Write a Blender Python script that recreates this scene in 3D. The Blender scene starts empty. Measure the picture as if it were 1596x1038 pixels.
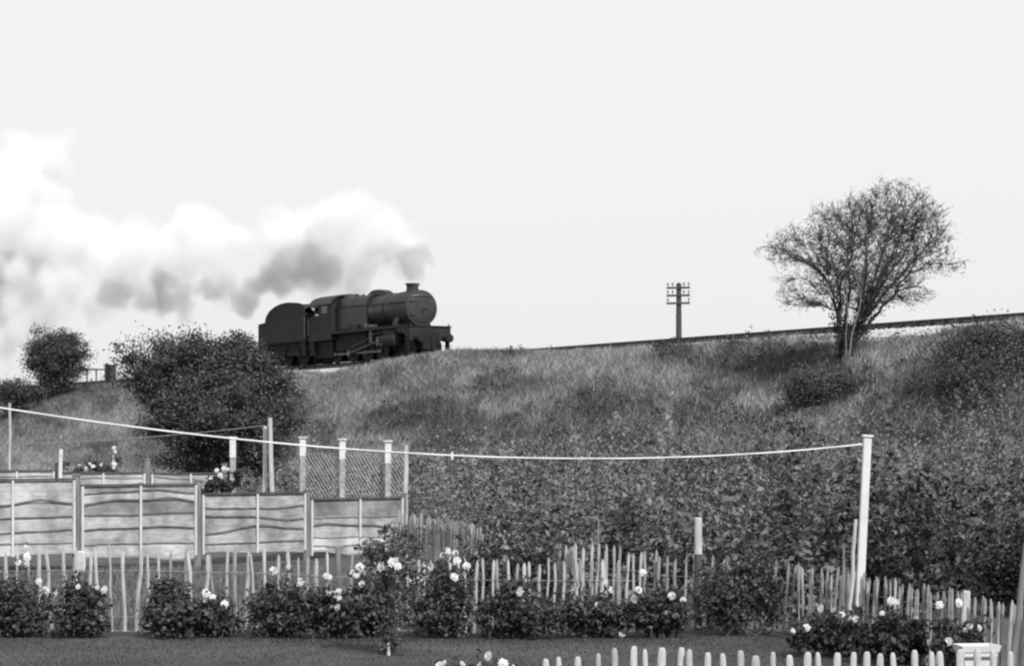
import bpy, math, random
import numpy as np
from mathutils import Vector, Matrix, Quaternion

rng = np.random.default_rng(7)
random.seed(7)
scn = bpy.context.scene
COL = scn.collection

# ------------------------------------------------------------------ camera, sky, sun, exposure
EYE, FOC, HORY, W, H = 1.9, 3500.0, 715.0, 1596.0, 1038.0     # eye height (m), focal length / horizon row of the 1596x1038 photograph
cam = bpy.data.cameras.new('camera')
cam.sensor_width = 36.0
cam.lens = 36.0 * FOC / W
cam.shift_y = (HORY - H / 2) / W
cam.clip_start, cam.clip_end = 0.2, 6000.0
camo = bpy.data.objects.new('camera', cam)
camo.location = (0, 0, EYE)
camo.rotation_euler = (math.radians(90), 0, 0)
COL.objects.link(camo)
scn.camera = camo

SUN_EL, SUN_AZ = math.radians(41), math.radians(156)          # azimuth clockwise from +Y (view direction): behind the camera, to its right
sun_dir = Vector((math.sin(SUN_AZ) * math.cos(SUN_EL), math.cos(SUN_AZ) * math.cos(SUN_EL), math.sin(SUN_EL)))
world = bpy.data.worlds.new('World')
scn.world = world
world.use_nodes = True
nt = world.node_tree
nt.nodes.clear()
sky = nt.nodes.new('ShaderNodeTexSky')
sky.sky_type = 'NISHITA'
sky.sun_disc = False
sky.sun_elevation, sky.sun_rotation = SUN_EL, SUN_AZ
sky.dust_density, sky.air_density, sky.ozone_density = 6.0, 1.0, 1.0
bw = nt.nodes.new('ShaderNodeRGBToBW')                         # a black and white picture: only the luminance of the sky
mixw = nt.nodes.new('ShaderNodeMix')
mixw.data_type = 'FLOAT'
mixw.inputs[0].default_value = 0.75                             # bright veil of thin high cloud over the whole sky
mixw.inputs[3].default_value = 9.1
bg = nt.nodes.new('ShaderNodeBackground')
bg.inputs[1].default_value = 0.12
outw = nt.nodes.new('ShaderNodeOutputWorld')
nt.links.new(sky.outputs[0], bw.inputs[0])
nt.links.new(bw.outputs[0], mixw.inputs[2])
nt.links.new(mixw.outputs[0], bg.inputs[0])
nt.links.new(bg.outputs[0], outw.inputs[0])

sl = bpy.data.lights.new('sun', 'SUN')
sl.energy = 4.2
sl.angle = math.radians(1.2)
slo = bpy.data.objects.new('sun', sl)
slo.rotation_euler = sun_dir.to_track_quat('Z', 'Y').to_euler()
slo.location = (40, -60, 90)
COL.objects.link(slo)

vs = scn.view_settings
scn.display_settings.display_device = 'sRGB'
vs.view_transform, vs.look, vs.exposure, vs.gamma = 'Standard', 'None', 0.0, 1.0
vs.use_curve_mapping = False
scn.render.engine = 'CYCLES'
scn.cycles.max_bounces = 24
scn.cycles.diffuse_bounces, scn.cycles.glossy_bounces, scn.cycles.transmission_bounces = 4, 3, 6
scn.cycles.volume_bounces = 20
scn.cycles.volume_max_steps = 256
scn.cycles.volume_step_rate = 0.12
scn.cycles.filter_width = 2.3                                  # a slightly soft old lens

# ------------------------------------------------------------------ small helpers
def P(px, py, d):
    return Vector(((px - W / 2) / FOC * d, d, EYE + (HORY - py) / FOC * d))

def X(px, d):
    return (px - W / 2) / FOC * d

def S(d):
    return FOC / d

def sstep(a, b, x):
    t = np.clip((np.asarray(x, float) - a) / (b - a), 0, 1)
    return t * t * (3 - 2 * t)

_perm = np.random.default_rng(3).random((256, 256))
def vnoise(x, y):
    x = np.asarray(x, float); y = np.asarray(y, float)
    xi = np.floor(x).astype(int); yi = np.floor(y).astype(int)
    fx = x - xi; fy = y - yi
    fx = fx * fx * (3 - 2 * fx); fy = fy * fy * (3 - 2 * fy)
    g = lambda i, j: _perm[i % 256, j % 256]
    return (g(xi, yi) * (1 - fx) + g(xi + 1, yi) * fx) * (1 - fy) + (g(xi, yi + 1) * (1 - fx) + g(xi + 1, yi + 1) * fx) * fy

def fnoise(x, y, oct=4):
    s, a, t = 0, 1, 0
    for k in range(oct):
        s = s + a * vnoise(np.asarray(x) * 2 ** k + 17.3 * k, np.asarray(y) * 2 ** k + 5.1 * k); t += a; a *= 0.55
    return s / t

class MB:
    """collects shapes and links them as one mesh object"""
    def __init__(self):
        self.v, self.f, self.m = [], [], []
    def add(self, vs, fs, mi=0):
        o = len(self.v)
        self.v += [tuple(p) for p in vs]
        self.f += [tuple(i + o for i in q) for q in fs]
        self.m += [mi] * len(fs)
        return self
    def box(self, x0, x1, y0, y1, z0, z1, mi=0, M=None):
        vs = [Vector((x, y, z)) for x in (x0, x1) for y in (y0, y1) for z in (z0, z1)]
        if M: vs = [M @ p for p in vs]
        return self.add(vs, [(0, 1, 3, 2), (4, 6, 7, 5), (0, 4, 5, 1), (2, 3, 7, 6), (0, 2, 6, 4), (1, 5, 7, 3)], mi)
    def bevbox(self, x0, x1, y0, y1, z0, z1, b=0.01, mi=0):
        # a box with its vertical and top edges bevelled
        def ring(i, z):
            return [(x0 + i, y0 + b + i, z), (x0 + b + i, y0 + i, z), (x1 - b - i, y0 + i, z), (x1 - i, y0 + b + i, z), (x1 - i, y1 - b - i, z), (x1 - b - i, y1 - i, z), (x0 + b + i, y1 - i, z), (x0 + i, y1 - b - i, z)]
        vs = ring(0, z0) + ring(0, z1 - b) + ring(b * 0.7, z1)
        fs = [tuple(range(7, -1, -1)), tuple(range(16, 24))]
        for r in range(2):
            for k in range(8):
                fs.append((r * 8 + k, r * 8 + (k + 1) % 8, (r + 1) * 8 + (k + 1) % 8, (r + 1) * 8 + k))
        return self.add(vs, fs, mi)
    def tube(self, pts, rad, n=6, mi=0, caps=True):
        pts = [Vector(p) for p in pts]
        if not hasattr(rad, '__len__'): rad = [rad] * len(pts)
        vs, fs = [], []
        up = None
        for i, p in enumerate(pts):
            t = (pts[min(i + 1, len(pts) - 1)] - pts[max(i - 1, 0)])
            t = t.normalized() if t.length > 1e-9 else Vector((0, 0, 1))
            if up is None: up = t.orthogonal().normalized()
            up = (up - t * up.dot(t))
            up = up.normalized() if up.length > 1e-6 else t.orthogonal().normalized()
            b = t.cross(up)
            for k in range(n):
                a = 2 * math.pi * k / n
                vs.append(p + (up * math.cos(a) + b * math.sin(a)) * rad[i])
        for i in range(len(pts) - 1):
            for k in range(n):
                fs.append((i * n + k, i * n + (k + 1) % n, (i + 1) * n + (k + 1) % n, (i + 1) * n + k))
        if caps:
            fs.append(tuple(range(n - 1, -1, -1))); o = (len(pts) - 1) * n
            fs.append(tuple(o + k for k in range(n)))
        return self.add(vs, fs, mi)
    def lathe(self, prof, axis='z', n=24, org=(0, 0, 0), mi=0):
        """prof: (along, radius) list"""
        vs, fs = [], []
        for (h, r) in prof:
            for k in range(n):
                a = 2 * math.pi * k / n
                c, s = r * math.cos(a), r * math.sin(a)
                p = {'z': (c, s, h), 'x': (h, c, s), 'y': (s, h, c)}[axis]
                vs.append((p[0] + org[0], p[1] + org[1], p[2] + org[2]))
        m = len(prof)
        for i in range(m - 1):
            for k in range(n):
                fs.append((i * n + k, i * n + (k + 1) % n, (i + 1) * n + (k + 1) % n, (i + 1) * n + k))
        fs.append(tuple(range(n - 1, -1, -1))); fs.append(tuple((m - 1) * n + k for k in range(n)))
        return self.add(vs, fs, mi)
    def prism(self, outline, y0, y1, mi=0):
        """outline in x,z pushed from y0 to y1"""
        n = len(outline)
        vs = [(x, y0, z) for x, z in outline] + [(x, y1, z) for x, z in outline]
        fs = [tuple(range(n)), tuple(range(2 * n - 1, n - 1, -1))]
        for k in range(n):
            fs.append((k, k + n, (k + 1) % n + n, (k + 1) % n))
        return self.add(vs, fs, mi)
    def mesh(self, name, mats, smooth=None):
        me = bpy.data.meshes.new(name)
        me.from_pydata(self.v, [], self.f)
        for m in (mats if isinstance(mats, (list, tuple)) else [mats]): me.materials.append(m)
        me.polygons.foreach_set('material_index', self.m)
        import bmesh
        b = bmesh.new(); b.from_mesh(me); bmesh.ops.recalc_face_normals(b, faces=b.faces); b.to_mesh(me); b.free()
        if smooth is not None:
            me.polygons.foreach_set('use_smooth', [True] * len(me.polygons))
            me.set_sharp_from_angle(angle=math.radians(smooth))
        me.update()
        return me
    def build(self, name, mats, parent=None, smooth=None):
        return link(name, self.mesh(name, mats, smooth), parent)

def link(name, me, parent=None):
    o = bpy.data.objects.new(name, me); COL.objects.link(o)
    if parent is not None: o.parent = parent
    return o

def tag(o, label=None, cat=None, group=None, kind=None):
    if label: o['label'] = label
    if cat: o['category'] = cat
    if group: o['group'] = group
    if kind: o['kind'] = kind
    return o

def thing(name, label, cat, loc=(0, 0, 0), rotz=0, group=None):
    o = bpy.data.objects.new(name, None); COL.objects.link(o)
    o.empty_display_size = 0.3
    o.location = loc; o.rotation_euler = (0, 0, rotz)
    return tag(o, label, cat, group)

def quads_mesh(name, verts, mats, tone=None, nper=4, smooth=False):
    """verts (N, nper, 3): one face per row; tone (N,) stored per face"""
    N = len(verts)
    me = bpy.data.meshes.new(name)
    me.vertices.add(N * nper); me.loops.add(N * nper); me.polygons.add(N)
    me.vertices.foreach_set('co', np.ascontiguousarray(verts, dtype=np.float32).ravel())
    me.loops.foreach_set('vertex_index', np.arange(N * nper, dtype=np.int32))
    me.polygons.foreach_set('loop_start', np.arange(0, N * nper, nper, dtype=np.int32))
    me.polygons.foreach_set('loop_total', np.full(N, nper, dtype=np.int32))
    for m in (mats if isinstance(mats, (list, tuple)) else [mats]): me.materials.append(m)
    if tone is not None:
        at = me.attributes.new('tone', 'FLOAT', 'FACE')
        at.data.foreach_set('value', np.asarray(tone, dtype=np.float32))
    me.update(calc_edges=True)
    return me

def unit(v):
    return v / np.maximum(np.linalg.norm(v, axis=-1, keepdims=True), 1e-9)

def leaf_quads(c, size, nrm=None, spread=0.8, aspect=0.6, r=rng):
    """diamond leaves at c (N,3) with size (N,); normals scattered about nrm"""
    N = len(c)
    if nrm is None: nrm = np.tile([0, -0.3, 0.9], (N, 1))
    n = unit(nrm + r.normal(0, spread, (N, 3)))
    t = unit(np.cross(n, r.normal(0, 1, (N, 3))))
    b = np.cross(n, t)
    L = size[:, None]; Wd = L * aspect * r.uniform(.7, 1.3, (N, 1))
    cup = n * L * 0.12
    q = np.stack([c - t * L * .5, c + b * Wd * .5 + cup, c + t * L * .5 - cup, c - b * Wd * .5 + cup], 1)
    return q

# ------------------------------------------------------------------ materials (all grey: the photograph is black and white)
def mat(name, lo, hi, scale=4.0, rough=0.8, bump=0.0, stretch=(1, 1, 1), detail=6.0, spec=0.3, metal=0.0, coords='Object', bscale=None, dist=0.02):
    m = bpy.data.materials.new(name); m.use_nodes = True
    n = m.node_tree; b = n.nodes['Principled BSDF']
    b.inputs['Roughness'].default_value = rough
    b.inputs['Specular IOR Level'].default_value = spec
    b.inputs['Metallic'].default_value = metal
    tc = n.nodes.new('ShaderNodeTexCoord'); mp = n.nodes.new('ShaderNodeMapping'); mp.inputs['Scale'].default_value = stretch
    nz = n.nodes.new('ShaderNodeTexNoise'); nz.inputs['Scale'].default_value = scale; nz.inputs['Detail'].default_value = detail; nz.inputs['Roughness'].default_value = .62
    mr = n.nodes.new('ShaderNodeMapRange'); mr.inputs['From Min'].default_value = .3; mr.inputs['From Max'].default_value = .7
    mr.inputs['To Min'].default_value = lo; mr.inputs['To Max'].default_value = hi
    n.links.new(tc.outputs[coords], mp.inputs[0]); n.links.new(mp.outputs[0], nz.inputs['Vector'])
    n.links.new(nz.outputs[0], mr.inputs[0]); n.links.new(mr.outputs[0], b.inputs['Base Color'])
    if bump:
        bp = n.nodes.new('ShaderNodeBump'); bp.inputs['Strength'].default_value = bump; bp.inputs['Distance'].default_value = dist
        src = nz
        if bscale:
            src = n.nodes.new('ShaderNodeTexNoise'); src.inputs['Scale'].default_value = bscale; src.inputs['Detail'].default_value = 5
            n.links.new(mp.outputs[0], src.inputs['Vector'])
        n.links.new(src.outputs[0], bp.inputs['Height']); n.links.new(bp.outputs[0], b.inputs['Normal'])
    return m

def leafmat(name, lo, hi, trans=0.25, tone=False, gloss=0.025, rough=.55):
    """leaf: every leaf its own grey, a little light through it, a weak gloss"""
    m = bpy.data.materials.new(name); m.use_nodes = True
    n = m.node_tree; n.nodes.clear()
    o = n.nodes.new('ShaderNodeOutputMaterial')
    mr = n.nodes.new('ShaderNodeMapRange'); mr.inputs['To Min'].default_value = lo; mr.inputs['To Max'].default_value = hi
    if tone:
        a = n.nodes.new('ShaderNodeAttribute'); a.attribute_name = 'tone'; n.links.new(a.outputs['Fac'], mr.inputs[0])
    else:
        g = n.nodes.new('ShaderNodeNewGeometry'); n.links.new(g.outputs['Random Per Island'], mr.inputs[0])
    d = n.nodes.new('ShaderNodeBsdfDiffuse'); t = n.nodes.new('ShaderNodeBsdfTranslucent'); gl = n.nodes.new('ShaderNodeBsdfGlossy')
    gl.inputs['Roughness'].default_value = rough
    x = n.nodes.new('ShaderNodeMixShader'); x.inputs[0].default_value = trans
    y = n.nodes.new('ShaderNodeMixShader'); y.inputs[0].default_value = gloss
    n.links.new(mr.outputs[0], d.inputs[0]); n.links.new(mr.outputs[0], t.inputs[0])
    n.links.new(d.outputs[0], x.inputs[1]); n.links.new(t.outputs[0], x.inputs[2])
    n.links.new(x.outputs[0], y.inputs[1]); n.links.new(gl.outputs[0], y.inputs[2])
    n.links.new(y.outputs[0], o.inputs[0])
    return m

M_earth = mat('earth', .035, .09, 1.5, .95, .5)
M_bank = mat('bank_earth', .06, .14, .8, .95, .6)
M_lawn = mat('lawn_turf', .03, .10, .7, .95, .8, bscale=60)
M_lawn2 = mat('rear_lawn_turf', .085, .15, .8, .95, .8, bscale=50)
M_soil = mat('bed_soil', .015, .05, 6, .95, 1.0)
M_ballast = mat('ballast_stone', .3, .6, 5, .9, 1.0, bscale=14)
M_rail = mat('rail_steel', .03, .07, 3, .6, .2)
M_sleeper = mat('sleeper_timber', .02, .05, 3, .9, .4)
M_blade = leafmat('bank_grass', .08, .41, .25, tone=True, gloss=.02)
M_lawnblade = leafmat('lawn_grass', .05, .11, .3, gloss=.02)
M_scrub = leafmat('scrub_leaf', .025, .23, .2, tone=True)
M_bush = leafmat('bush_leaf', .03, .125, .28, gloss=.02)
M_haw = leafmat('hawthorn_leaf', .03, .10, .25)
M_dahlia = leafmat('dahlia_leaf', .02, .085, .2, gloss=.03)
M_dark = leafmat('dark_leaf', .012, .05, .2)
M_weed = leafmat('weed_leaf', .03, .12, .25)
M_petal = leafmat('white_petal', .66, .80, .3, gloss=.02)
M_bark = mat('bark', .03, .10, 6, .95, .6)
M_palebark = mat('pale_bark', .10, .22, 8, .9, .4)
M_stem = mat('green_stem', .05, .11, 10, .8)
M_board = mat('weathered_board', .30, .56, 3.0, .85, .35, stretch=(1.2, 1, 7), bscale=9)
def per_board(m):                                              # every board its own weathering
    n = m.node_tree; b = n.nodes['Principled BSDF']; src = b.inputs['Base Color'].links[0].from_socket
    oi = n.nodes.new('ShaderNodeObjectInfo'); mr = n.nodes.new('ShaderNodeMapRange'); mr.inputs['To Min'].default_value = .55; mr.inputs['To Max'].default_value = 1.12
    bl = n.nodes.new('ShaderNodeTexNoise'); bl.inputs['Scale'].default_value = 2.3; bl.inputs['Detail'].default_value = 6
    tc = n.nodes.new('ShaderNodeTexCoord'); ad = n.nodes.new('ShaderNodeVectorMath'); n.links.new(tc.outputs['Object'], ad.inputs[0])
    n.links.new(oi.outputs['Location'], ad.inputs[1]); n.links.new(ad.outputs[0], bl.inputs['Vector'])
    m2 = n.nodes.new('ShaderNodeMapRange'); m2.inputs['From Min'].default_value = .35; m2.inputs['From Max'].default_value = .6; m2.inputs['To Min'].default_value = .5
    a = n.nodes.new('ShaderNodeMath'); a.operation = 'MULTIPLY'; c = n.nodes.new('ShaderNodeMath'); c.operation = 'MULTIPLY'
    n.links.new(oi.outputs['Random'], mr.inputs[0]); n.links.new(bl.outputs[0], m2.inputs[0])
    n.links.new(mr.outputs[0], a.inputs[0]); n.links.new(m2.outputs[0], a.inputs[1]); n.links.new(a.outputs[0], c.inputs[0]); n.links.new(src, c.inputs[1]); n.links.new(c.outputs[0], b.inputs['Base Color'])
per_board(M_board)
M_edge = mat('bark_edge', .05, .16, 6, .95, .5)
M_edge2 = mat('worn_edge', .16, .34, 6, .95, .5)
M_cap = mat('creosoted_capping', .04, .10, 5, .9, .3)
M_fpost = mat('fence_post_wood', .10, .22, 4, .9, .4, stretch=(4, 4, .6))
M_batten = mat('batten_wood', .42, .62, 5, .9, .3, stretch=(3, 3, .7))
M_pale = mat('split_chestnut', .17, .46, 5, .9, .5, stretch=(5, 5, .8))
M_paled = mat('lichened_chestnut', .12, .32, 5, .9, .5, stretch=(5, 5, .8))
M_palew = mat('weathered_chestnut', .27, .50, 5, .9, .5, stretch=(4, 4, .8))
M_white = mat('white_paint', .48, .62, 5, .55, .15)
M_conc = mat('concrete', .34, .55, 9, .95, .4)
M_wire = mat('galvanised_wire', .25, .4, 10, .5, metal=.4)
M_line = mat('cotton_line', .55, .68, 60, .9)
M_tpole = mat('pole_timber', .035, .07, 5, .9, .3)
M_ceram = mat('insulator', .05, .12, 5, .3)
M_loco = mat('sooty_black', .008, .02, 2.2, .42, .2, spec=.42)
M_loco2 = mat('grimy_black', .010, .024, 3, .7, .2, spec=.25)
M_smokebox = mat('smokebox_black', .022, .04, 2, .65, .15)
M_under = mat('oily_underframe', .008, .02, 4, .7, .2, spec=.2)
M_motion = mat('motion_steel', .06, .16, 6, .4, .1, metal=.5)
M_coal = mat('coal', .01, .03, 8, .5, 1.0, spec=.5)
M_glass = mat('cab_glass', .02, .03, 3, .08, spec=.6)
M_skin = mat('skin', .5, .6, 6, .6)
M_cloth = mat('work_cloth', .04, .07, 8, .9)

# ------------------------------------------------------------------ terrain
# the railway crosses the view obliquely: q = distance from the camera square to the track, a = distance along it (right and nearer is +)
TH = math.atan(2300 / FOC)
UX, UY = math.sin(TH), math.cos(TH)                             # track direction going away is (-UX, UY)
CH_D = 118.6                                                     # depth of the chimney
CH = P(643, 559, CH_D)                                           # the rail head under the chimney
def QA(x, y):
    return UY * x + UX * y, UX * x - UY * y
Q0, A0 = QA(CH.x, CH.y)
RAILZ = CH.z
def XY(q, a):
    return UY * q + UX * a, UX * q - UY * a

def Hn(x, y):
    x = np.asarray(x, float); y = np.asarray(y, float)
    q, a = QA(x, y)
    base = .12 * sstep(27, 34, y) + .25 * sstep(34, 50, y) * (1 - sstep(2, 12, x)) + .9 * sstep(28, 44, q) * sstep(30, 50, y)
    crest = RAILZ - .69 - (.6 * np.exp(-((a + 59.6) / 2.6) ** 2) + .28 * np.exp(-((a + 102.5) / 3.0) ** 2) - .42 * np.exp(-((a + 91.0) / 6.0) ** 2)) * sstep(Q0 - 7, Q0 - 4.5, q) + .12 * (fnoise(a * .13, q * .2) - .5)
    up = sstep(Q0 - 20.5, Q0 - 3.2, q + .9 * (fnoise(a * .09 + 40, q * .09) - .5))
    up = up * .65 + .35 * np.clip((q - Q0 + 19) / 14.5, 0, 1)
    dn = 1 - sstep(Q0 + 5, Q0 + 18, q)
    near = sstep(30, 45, y)
    e = up * dn
    z = base * (1 - e) + crest * e
    z = z + near * (.30 * (fnoise(x * .35, y * .35) - .5) * (e < .97) + .0)
    return z

def Hs(x, y):
    return float(Hn(np.array([x]), np.array([y]))[0])

def G(px, d, dz=0):
    x = X(px, d)
    return Vector((x, d, Hs(x, d) + dz))

def slope_d(px, py, lo=45.0, hi=160.0):
    ds = np.linspace(lo, hi, 600); x = (px - W / 2) / FOC * ds
    yy_ = HORY - (Hn(x, ds) - EYE) / ds * FOC
    k = np.nonzero(yy_ <= py)[0]
    return float(ds[k[0]]) if len(k) else hi

def PXY(x, y, z):
    return W / 2 + x / y * FOC, HORY - (z - EYE) / y * FOC

xs = np.concatenate([[-2500, -1200, -600, -320, -200, -140, -105], np.arange(-80, -14, 1.0), np.arange(-14, 14, .5), np.arange(14, 60, 1.0), [64, 80, 110, 150, 220, 340, 600, 1200, 2500]])
ys = np.concatenate([[-300, -100, -40, -10, -2], np.arange(0, 60, .75), np.arange(60, 215, 1.0), [220, 235, 260, 300, 380, 520, 800, 1400, 2600, 4500]])
XX, YY = np.meshgrid(xs, ys, indexing='ij')
ZZ = Hn(XX, YY)
nx, ny = len(xs), len(ys)
vid = np.arange(nx * ny).reshape(nx, ny)
F = np.stack([vid[:-1, :-1], vid[1:, :-1], vid[1:, 1:], vid[:-1, 1:]], -1).reshape(-1, 4)
V = np.stack([XX, YY, ZZ], -1).reshape(-1, 3)
fc = V[F].mean(1)
fq, fa = QA(fc[:, 0], fc[:, 1])
FENCE_Y = lambda x: np.interp(x, [-8, 1.1, 2.1, 3.0, 3.75, 4.5, 6], [24.9, 24.6, 25, 24.6, 21.8, 19.8, 18])
is_bank = (fq > Q0 - 20) & (fq < Q0 + 20) & (fc[:, 1] > 40)
fy = FENCE_Y(fc[:, 0])
is_bed = (fc[:, 1] > fy - 1.1) & (fc[:, 1] < fy + .2) & (np.abs(fc[:, 0]) < 14) | ((fc[:, 0] > 2.6) & (fc[:, 0] < 8) & (fc[:, 1] > 17.5) & (fc[:, 1] < fy))
is_lawn = (fc[:, 1] > 13.5) & (fc[:, 1] <= fy - 1.1) & (fc[:, 0] < 2.6) & (fc[:, 0] > -14) & ~is_bed
is_rear = (fc[:, 1] > fy + .2) & (fc[:, 1] < 35.5) & (fc[:, 0] < -.6) & (fc[:, 0] > -20) & ~is_bed
grp = np.where(is_bank, 1, np.where(is_bed, 2, np.where(is_lawn, 3, np.where(is_rear, 4, 0))))
for gi, (nm, mt) in enumerate((('ground', M_earth), ('embankment', M_bank), ('flower_bed', M_soil), ('lawn', M_lawn), ('rear_lawn', M_lawn2))):
    ff = F[grp == gi]
    u, inv = np.unique(ff, return_inverse=True)
    me = bpy.data.meshes.new(nm)
    me.from_pydata(V[u].tolist(), [], inv.reshape(-1, 4).tolist())
    me.materials.append(mt)
    me.polygons.foreach_set('use_smooth', [True] * len(me.polygons))
    o = link(nm, me); tag(o, kind='structure')

# ------------------------------------------------------------------ permanent way
def along(a, q, z):
    x, y = XY(q, a); return Vector((x, y, z))
AR0, AR1 = A0 - 130, A0 + 75
mb = MB()
n = 220
rows = []
for i in range(n + 1):
    a = AR0 + (AR1 - AR0) * i / n
    j = lambda s: s * (random.random() - .5)
    prof = [(-3.6 + j(.5), -.95), (-3.0 + j(.4), -.70 + j(.1)), (-2.2 + j(.15), -.44 + j(.08)), (-1.85 + j(.06), -.36), (-1.4, -.31), (0, -.28), (1.2, -.27), (1.75, -.30), (2.4 + j(.2), -.4), (3.3 + j(.4), -.9)]
    rows.append([along(a, Q0 + dq, RAILZ + dz) for dq, dz in prof])
K = len(rows[0])
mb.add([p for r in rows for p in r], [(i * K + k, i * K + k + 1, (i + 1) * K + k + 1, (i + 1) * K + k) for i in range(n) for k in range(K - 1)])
mb.m = [1 if 3 <= k_ % (K - 1) <= 6 else 0 for k_ in range(len(mb.f))]      # oil stain plus shade about the rails, both put into the colour
tag(mb.build('track_ballast', [M_ballast, mat('oily_shaded_ballast', .04, .10, 6, .9, 1.0, bscale=14)], smooth=60), kind='structure')
# loose stones along the shoulder where the grass has worn away
ns = 5200
aa = np.concatenate([rng.normal(-59.6, 3.6, 3200), rng.uniform(A0 - 30, A0 + 60, ns - 3200)])
dq = rng.uniform(-5.2, -2.1, ns)
xx, yy = XY(Q0 + dq, aa)
zz = np.maximum(Hn(xx, yy), RAILZ + np.interp(dq, [-3.6, -3.0, -2.2, -1.85], [-.95, -.7, -.44, -.36])) + .02
sc = rng.uniform(.035, .09, ns)
c = np.stack([xx, yy, zz], 1)
oct_v = np.array([[1, 0, 0], [0, 1, 0], [-1, 0, 0], [0, -1, 0], [0, 0, .8], [0, 0, -.8]], float)
oct_f = np.array([[0, 1, 4], [1, 2, 4], [2, 3, 4], [3, 0, 4]])
vv = c[:, None, :] + oct_v[None] * sc[:, None, None] * rng.uniform(.6, 1.3, (ns, 6, 1))
tri = vv[:, oct_f, :].reshape(-1, 3, 3)
tag(link('ballast_stones', quads_mesh('ballast_stones', tri, M_ballast, nper=3)), kind='stuff')

trk = bpy.data.objects.new('railway_track', None); COL.objects.link(trk); tag(trk, kind='structure')
for s in (-.7175, .7175):
    mb = MB()
    sec = [(-.07, -.155), (.07, -.155), (.07, -.135), (.012, -.115), (.012, -.045), (.036, -.03), (.036, 0), (-.036, 0), (-.036, -.03), (-.012, -.045), (-.012, -.115), (-.07, -.135)]
    vs = [along(a, Q0 + s + q, RAILZ + z) for a in np.linspace(AR0, AR1, 30) for q, z in sec]
    k = len(sec)
    mb.add(vs, [(i * k + j, i * k + (j + 1) % k, (i + 1) * k + (j + 1) % k, (i + 1) * k + j) for i in range(29) for j in range(k)])
    mb.build('rail', M_rail, trk)
mb = MB()
Mrot = Matrix.Rotation(math.atan2(-UY, UX), 4, 'Z')
a = AR0
while a < AR1:
    T = Matrix.Translation(along(a, Q0, RAILZ)) @ Mrot
    mb.box(-.127, .127, -1.3 + random.uniform(-.03, .03), 1.3, -.30, -.165, M=T)
    for s in (-.7175, .7175):
        for e in (-.1, .1):
            mb.box(-.09, .09, s + e - .05, s + e + .05, -.165, -.06, M=T)
    a += .76
tag(mb.build('sleeper', M_sleeper, trk), kind='stuff')

# ------------------------------------------------------------------ locomotive and tender
ROTZ = math.atan2(-UY, UX)                                       # local +X forward (right and nearer), local -Y is the side towards the camera
loco = thing('steam_locomotive', 'black steam locomotive running along the top of the embankment under its smoke', 'locomotive', CH, ROTZ)
LZ = 2.62
mb = MB()
mb.lathe([(-3.2, .94), (-3.15, .95), (-.85, .90), (.0, .87)], 'x', 40, (0, 0, LZ))
for x in (-2.4, -1.6, -.9): mb.lathe([(x - .03, .93), (x - .025, .955 - .006), (x + .025, .952 - .006), (x + .03, .93)], 'x', 40, (0, 0, LZ))
mb.build('boiler', M_loco, loco, 40)
mb = MB()
# flat topped firebox with rounded shoulders
pts = []
for k in range(13):
    a = math.pi * k / 12
    cx, sx = math.cos(a), math.sin(a)
    e = .55
    pts.append((1.0 * math.copysign(abs(cx) ** e, cx), LZ + .98 * abs(sx) ** e))
sec = pts + [(-1.0, 1.8), (1.0, 1.8)]
k = len(sec)
mb.add([(x, y, z) for x in (-6.75, -3.2) for y, z in [(y * (1.0 if x < -5 else .97), z) for y, z in sec]],
       [(j, (j + 1) % k, (j + 1) % k + k, j + k) for j in range(k)] + [tuple(range(k)), tuple(range(2 * k - 1, k - 1, -1))])
mb.build('firebox', M_loco, loco, 40)
mb = MB(); mb.lathe([(-.95, .93), (-.9, .955), (.88, .955), (.94, .94), (.96, .88)], 'x', 44, (0, 0, LZ))
sb = mb.build('smokebox', M_smokebox, loco, 35)
mb = MB(); mb.lathe([(.955, .80), (.985, .79), (1.03, .68), (1.07, .45), (1.085, .12), (1.13, .1), (1.14, .0)], 'x', 40, (0, 0, LZ))
dr = mb.build('smokebox_door', M_smokebox, loco, 40)
mb = MB()
mb.box(1.13, 1.16, -.02, .02, LZ - .28, LZ + .04); mb.box(1.16, 1.19, -.02, .26, LZ - .02, LZ + .02)
mb.build('handle', M_smokebox, dr)
for z in (-.35, .35):
    mb = MB(); mb.box(1.0, 1.075, -.72, .3, LZ + z - .04, LZ + z + .04); mb.build('hinge', M_smokebox, dr)
mb = MB(); mb.tube([(1.02, -.62, LZ + .62), (1.12, -.3, LZ + .66), (1.12, .3, LZ + .66), (1.02, .62, LZ + .62)], .022, 6)
mb.build('door_handrail', M_motion, dr)
mb = MB(); mb.lathe([(3.44, .52), (3.50, .42), (3.58, .34), (3.76, .315), (3.86, .33), (3.91, .39), (3.96, .40), (3.97, .33), (3.90, .28)], 'z', 28)
mb.build('chimney', M_smokebox, loco, 40)
mb = MB()
for (x0, x1, ht, wd) in ((-4.2, -2.35, 3.84, .42),):
    # long low dome with its top feed cover
    prof = [(x0, 3.45), (x0 + .05, 3.70), (x0 + .22, 3.80), (x0 + .5, ht), (x1 - .8, ht), (x1 - .45, 3.79), (x1 - .12, 3.64), (x1, 3.45)]
    mb.prism(prof, -wd * .6, wd * .6)
    mb.prism([(x, z - .09) for x, z in prof], -wd * .85, wd * .85)
    mb.prism([(x, z - .24) for x, z in prof], -wd, wd)
mb.build('dome', M_loco, loco, 50)
for y in (-.2, .2):
    mb = MB(); mb.lathe([(3.5, .12), (3.6, .12), (3.66, .09), (3.74, .08), (3.75, .0)], 'z', 14, (-5.6, y, 0))
    mb.build('safety_valve', M_loco2, loco, 40)
mb = MB(); mb.tube([(-6.5, -.42, 3.55), (-6.5, -.42, 3.72)], .035, 8); mb.build('whistle', M_motion, loco)
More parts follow.
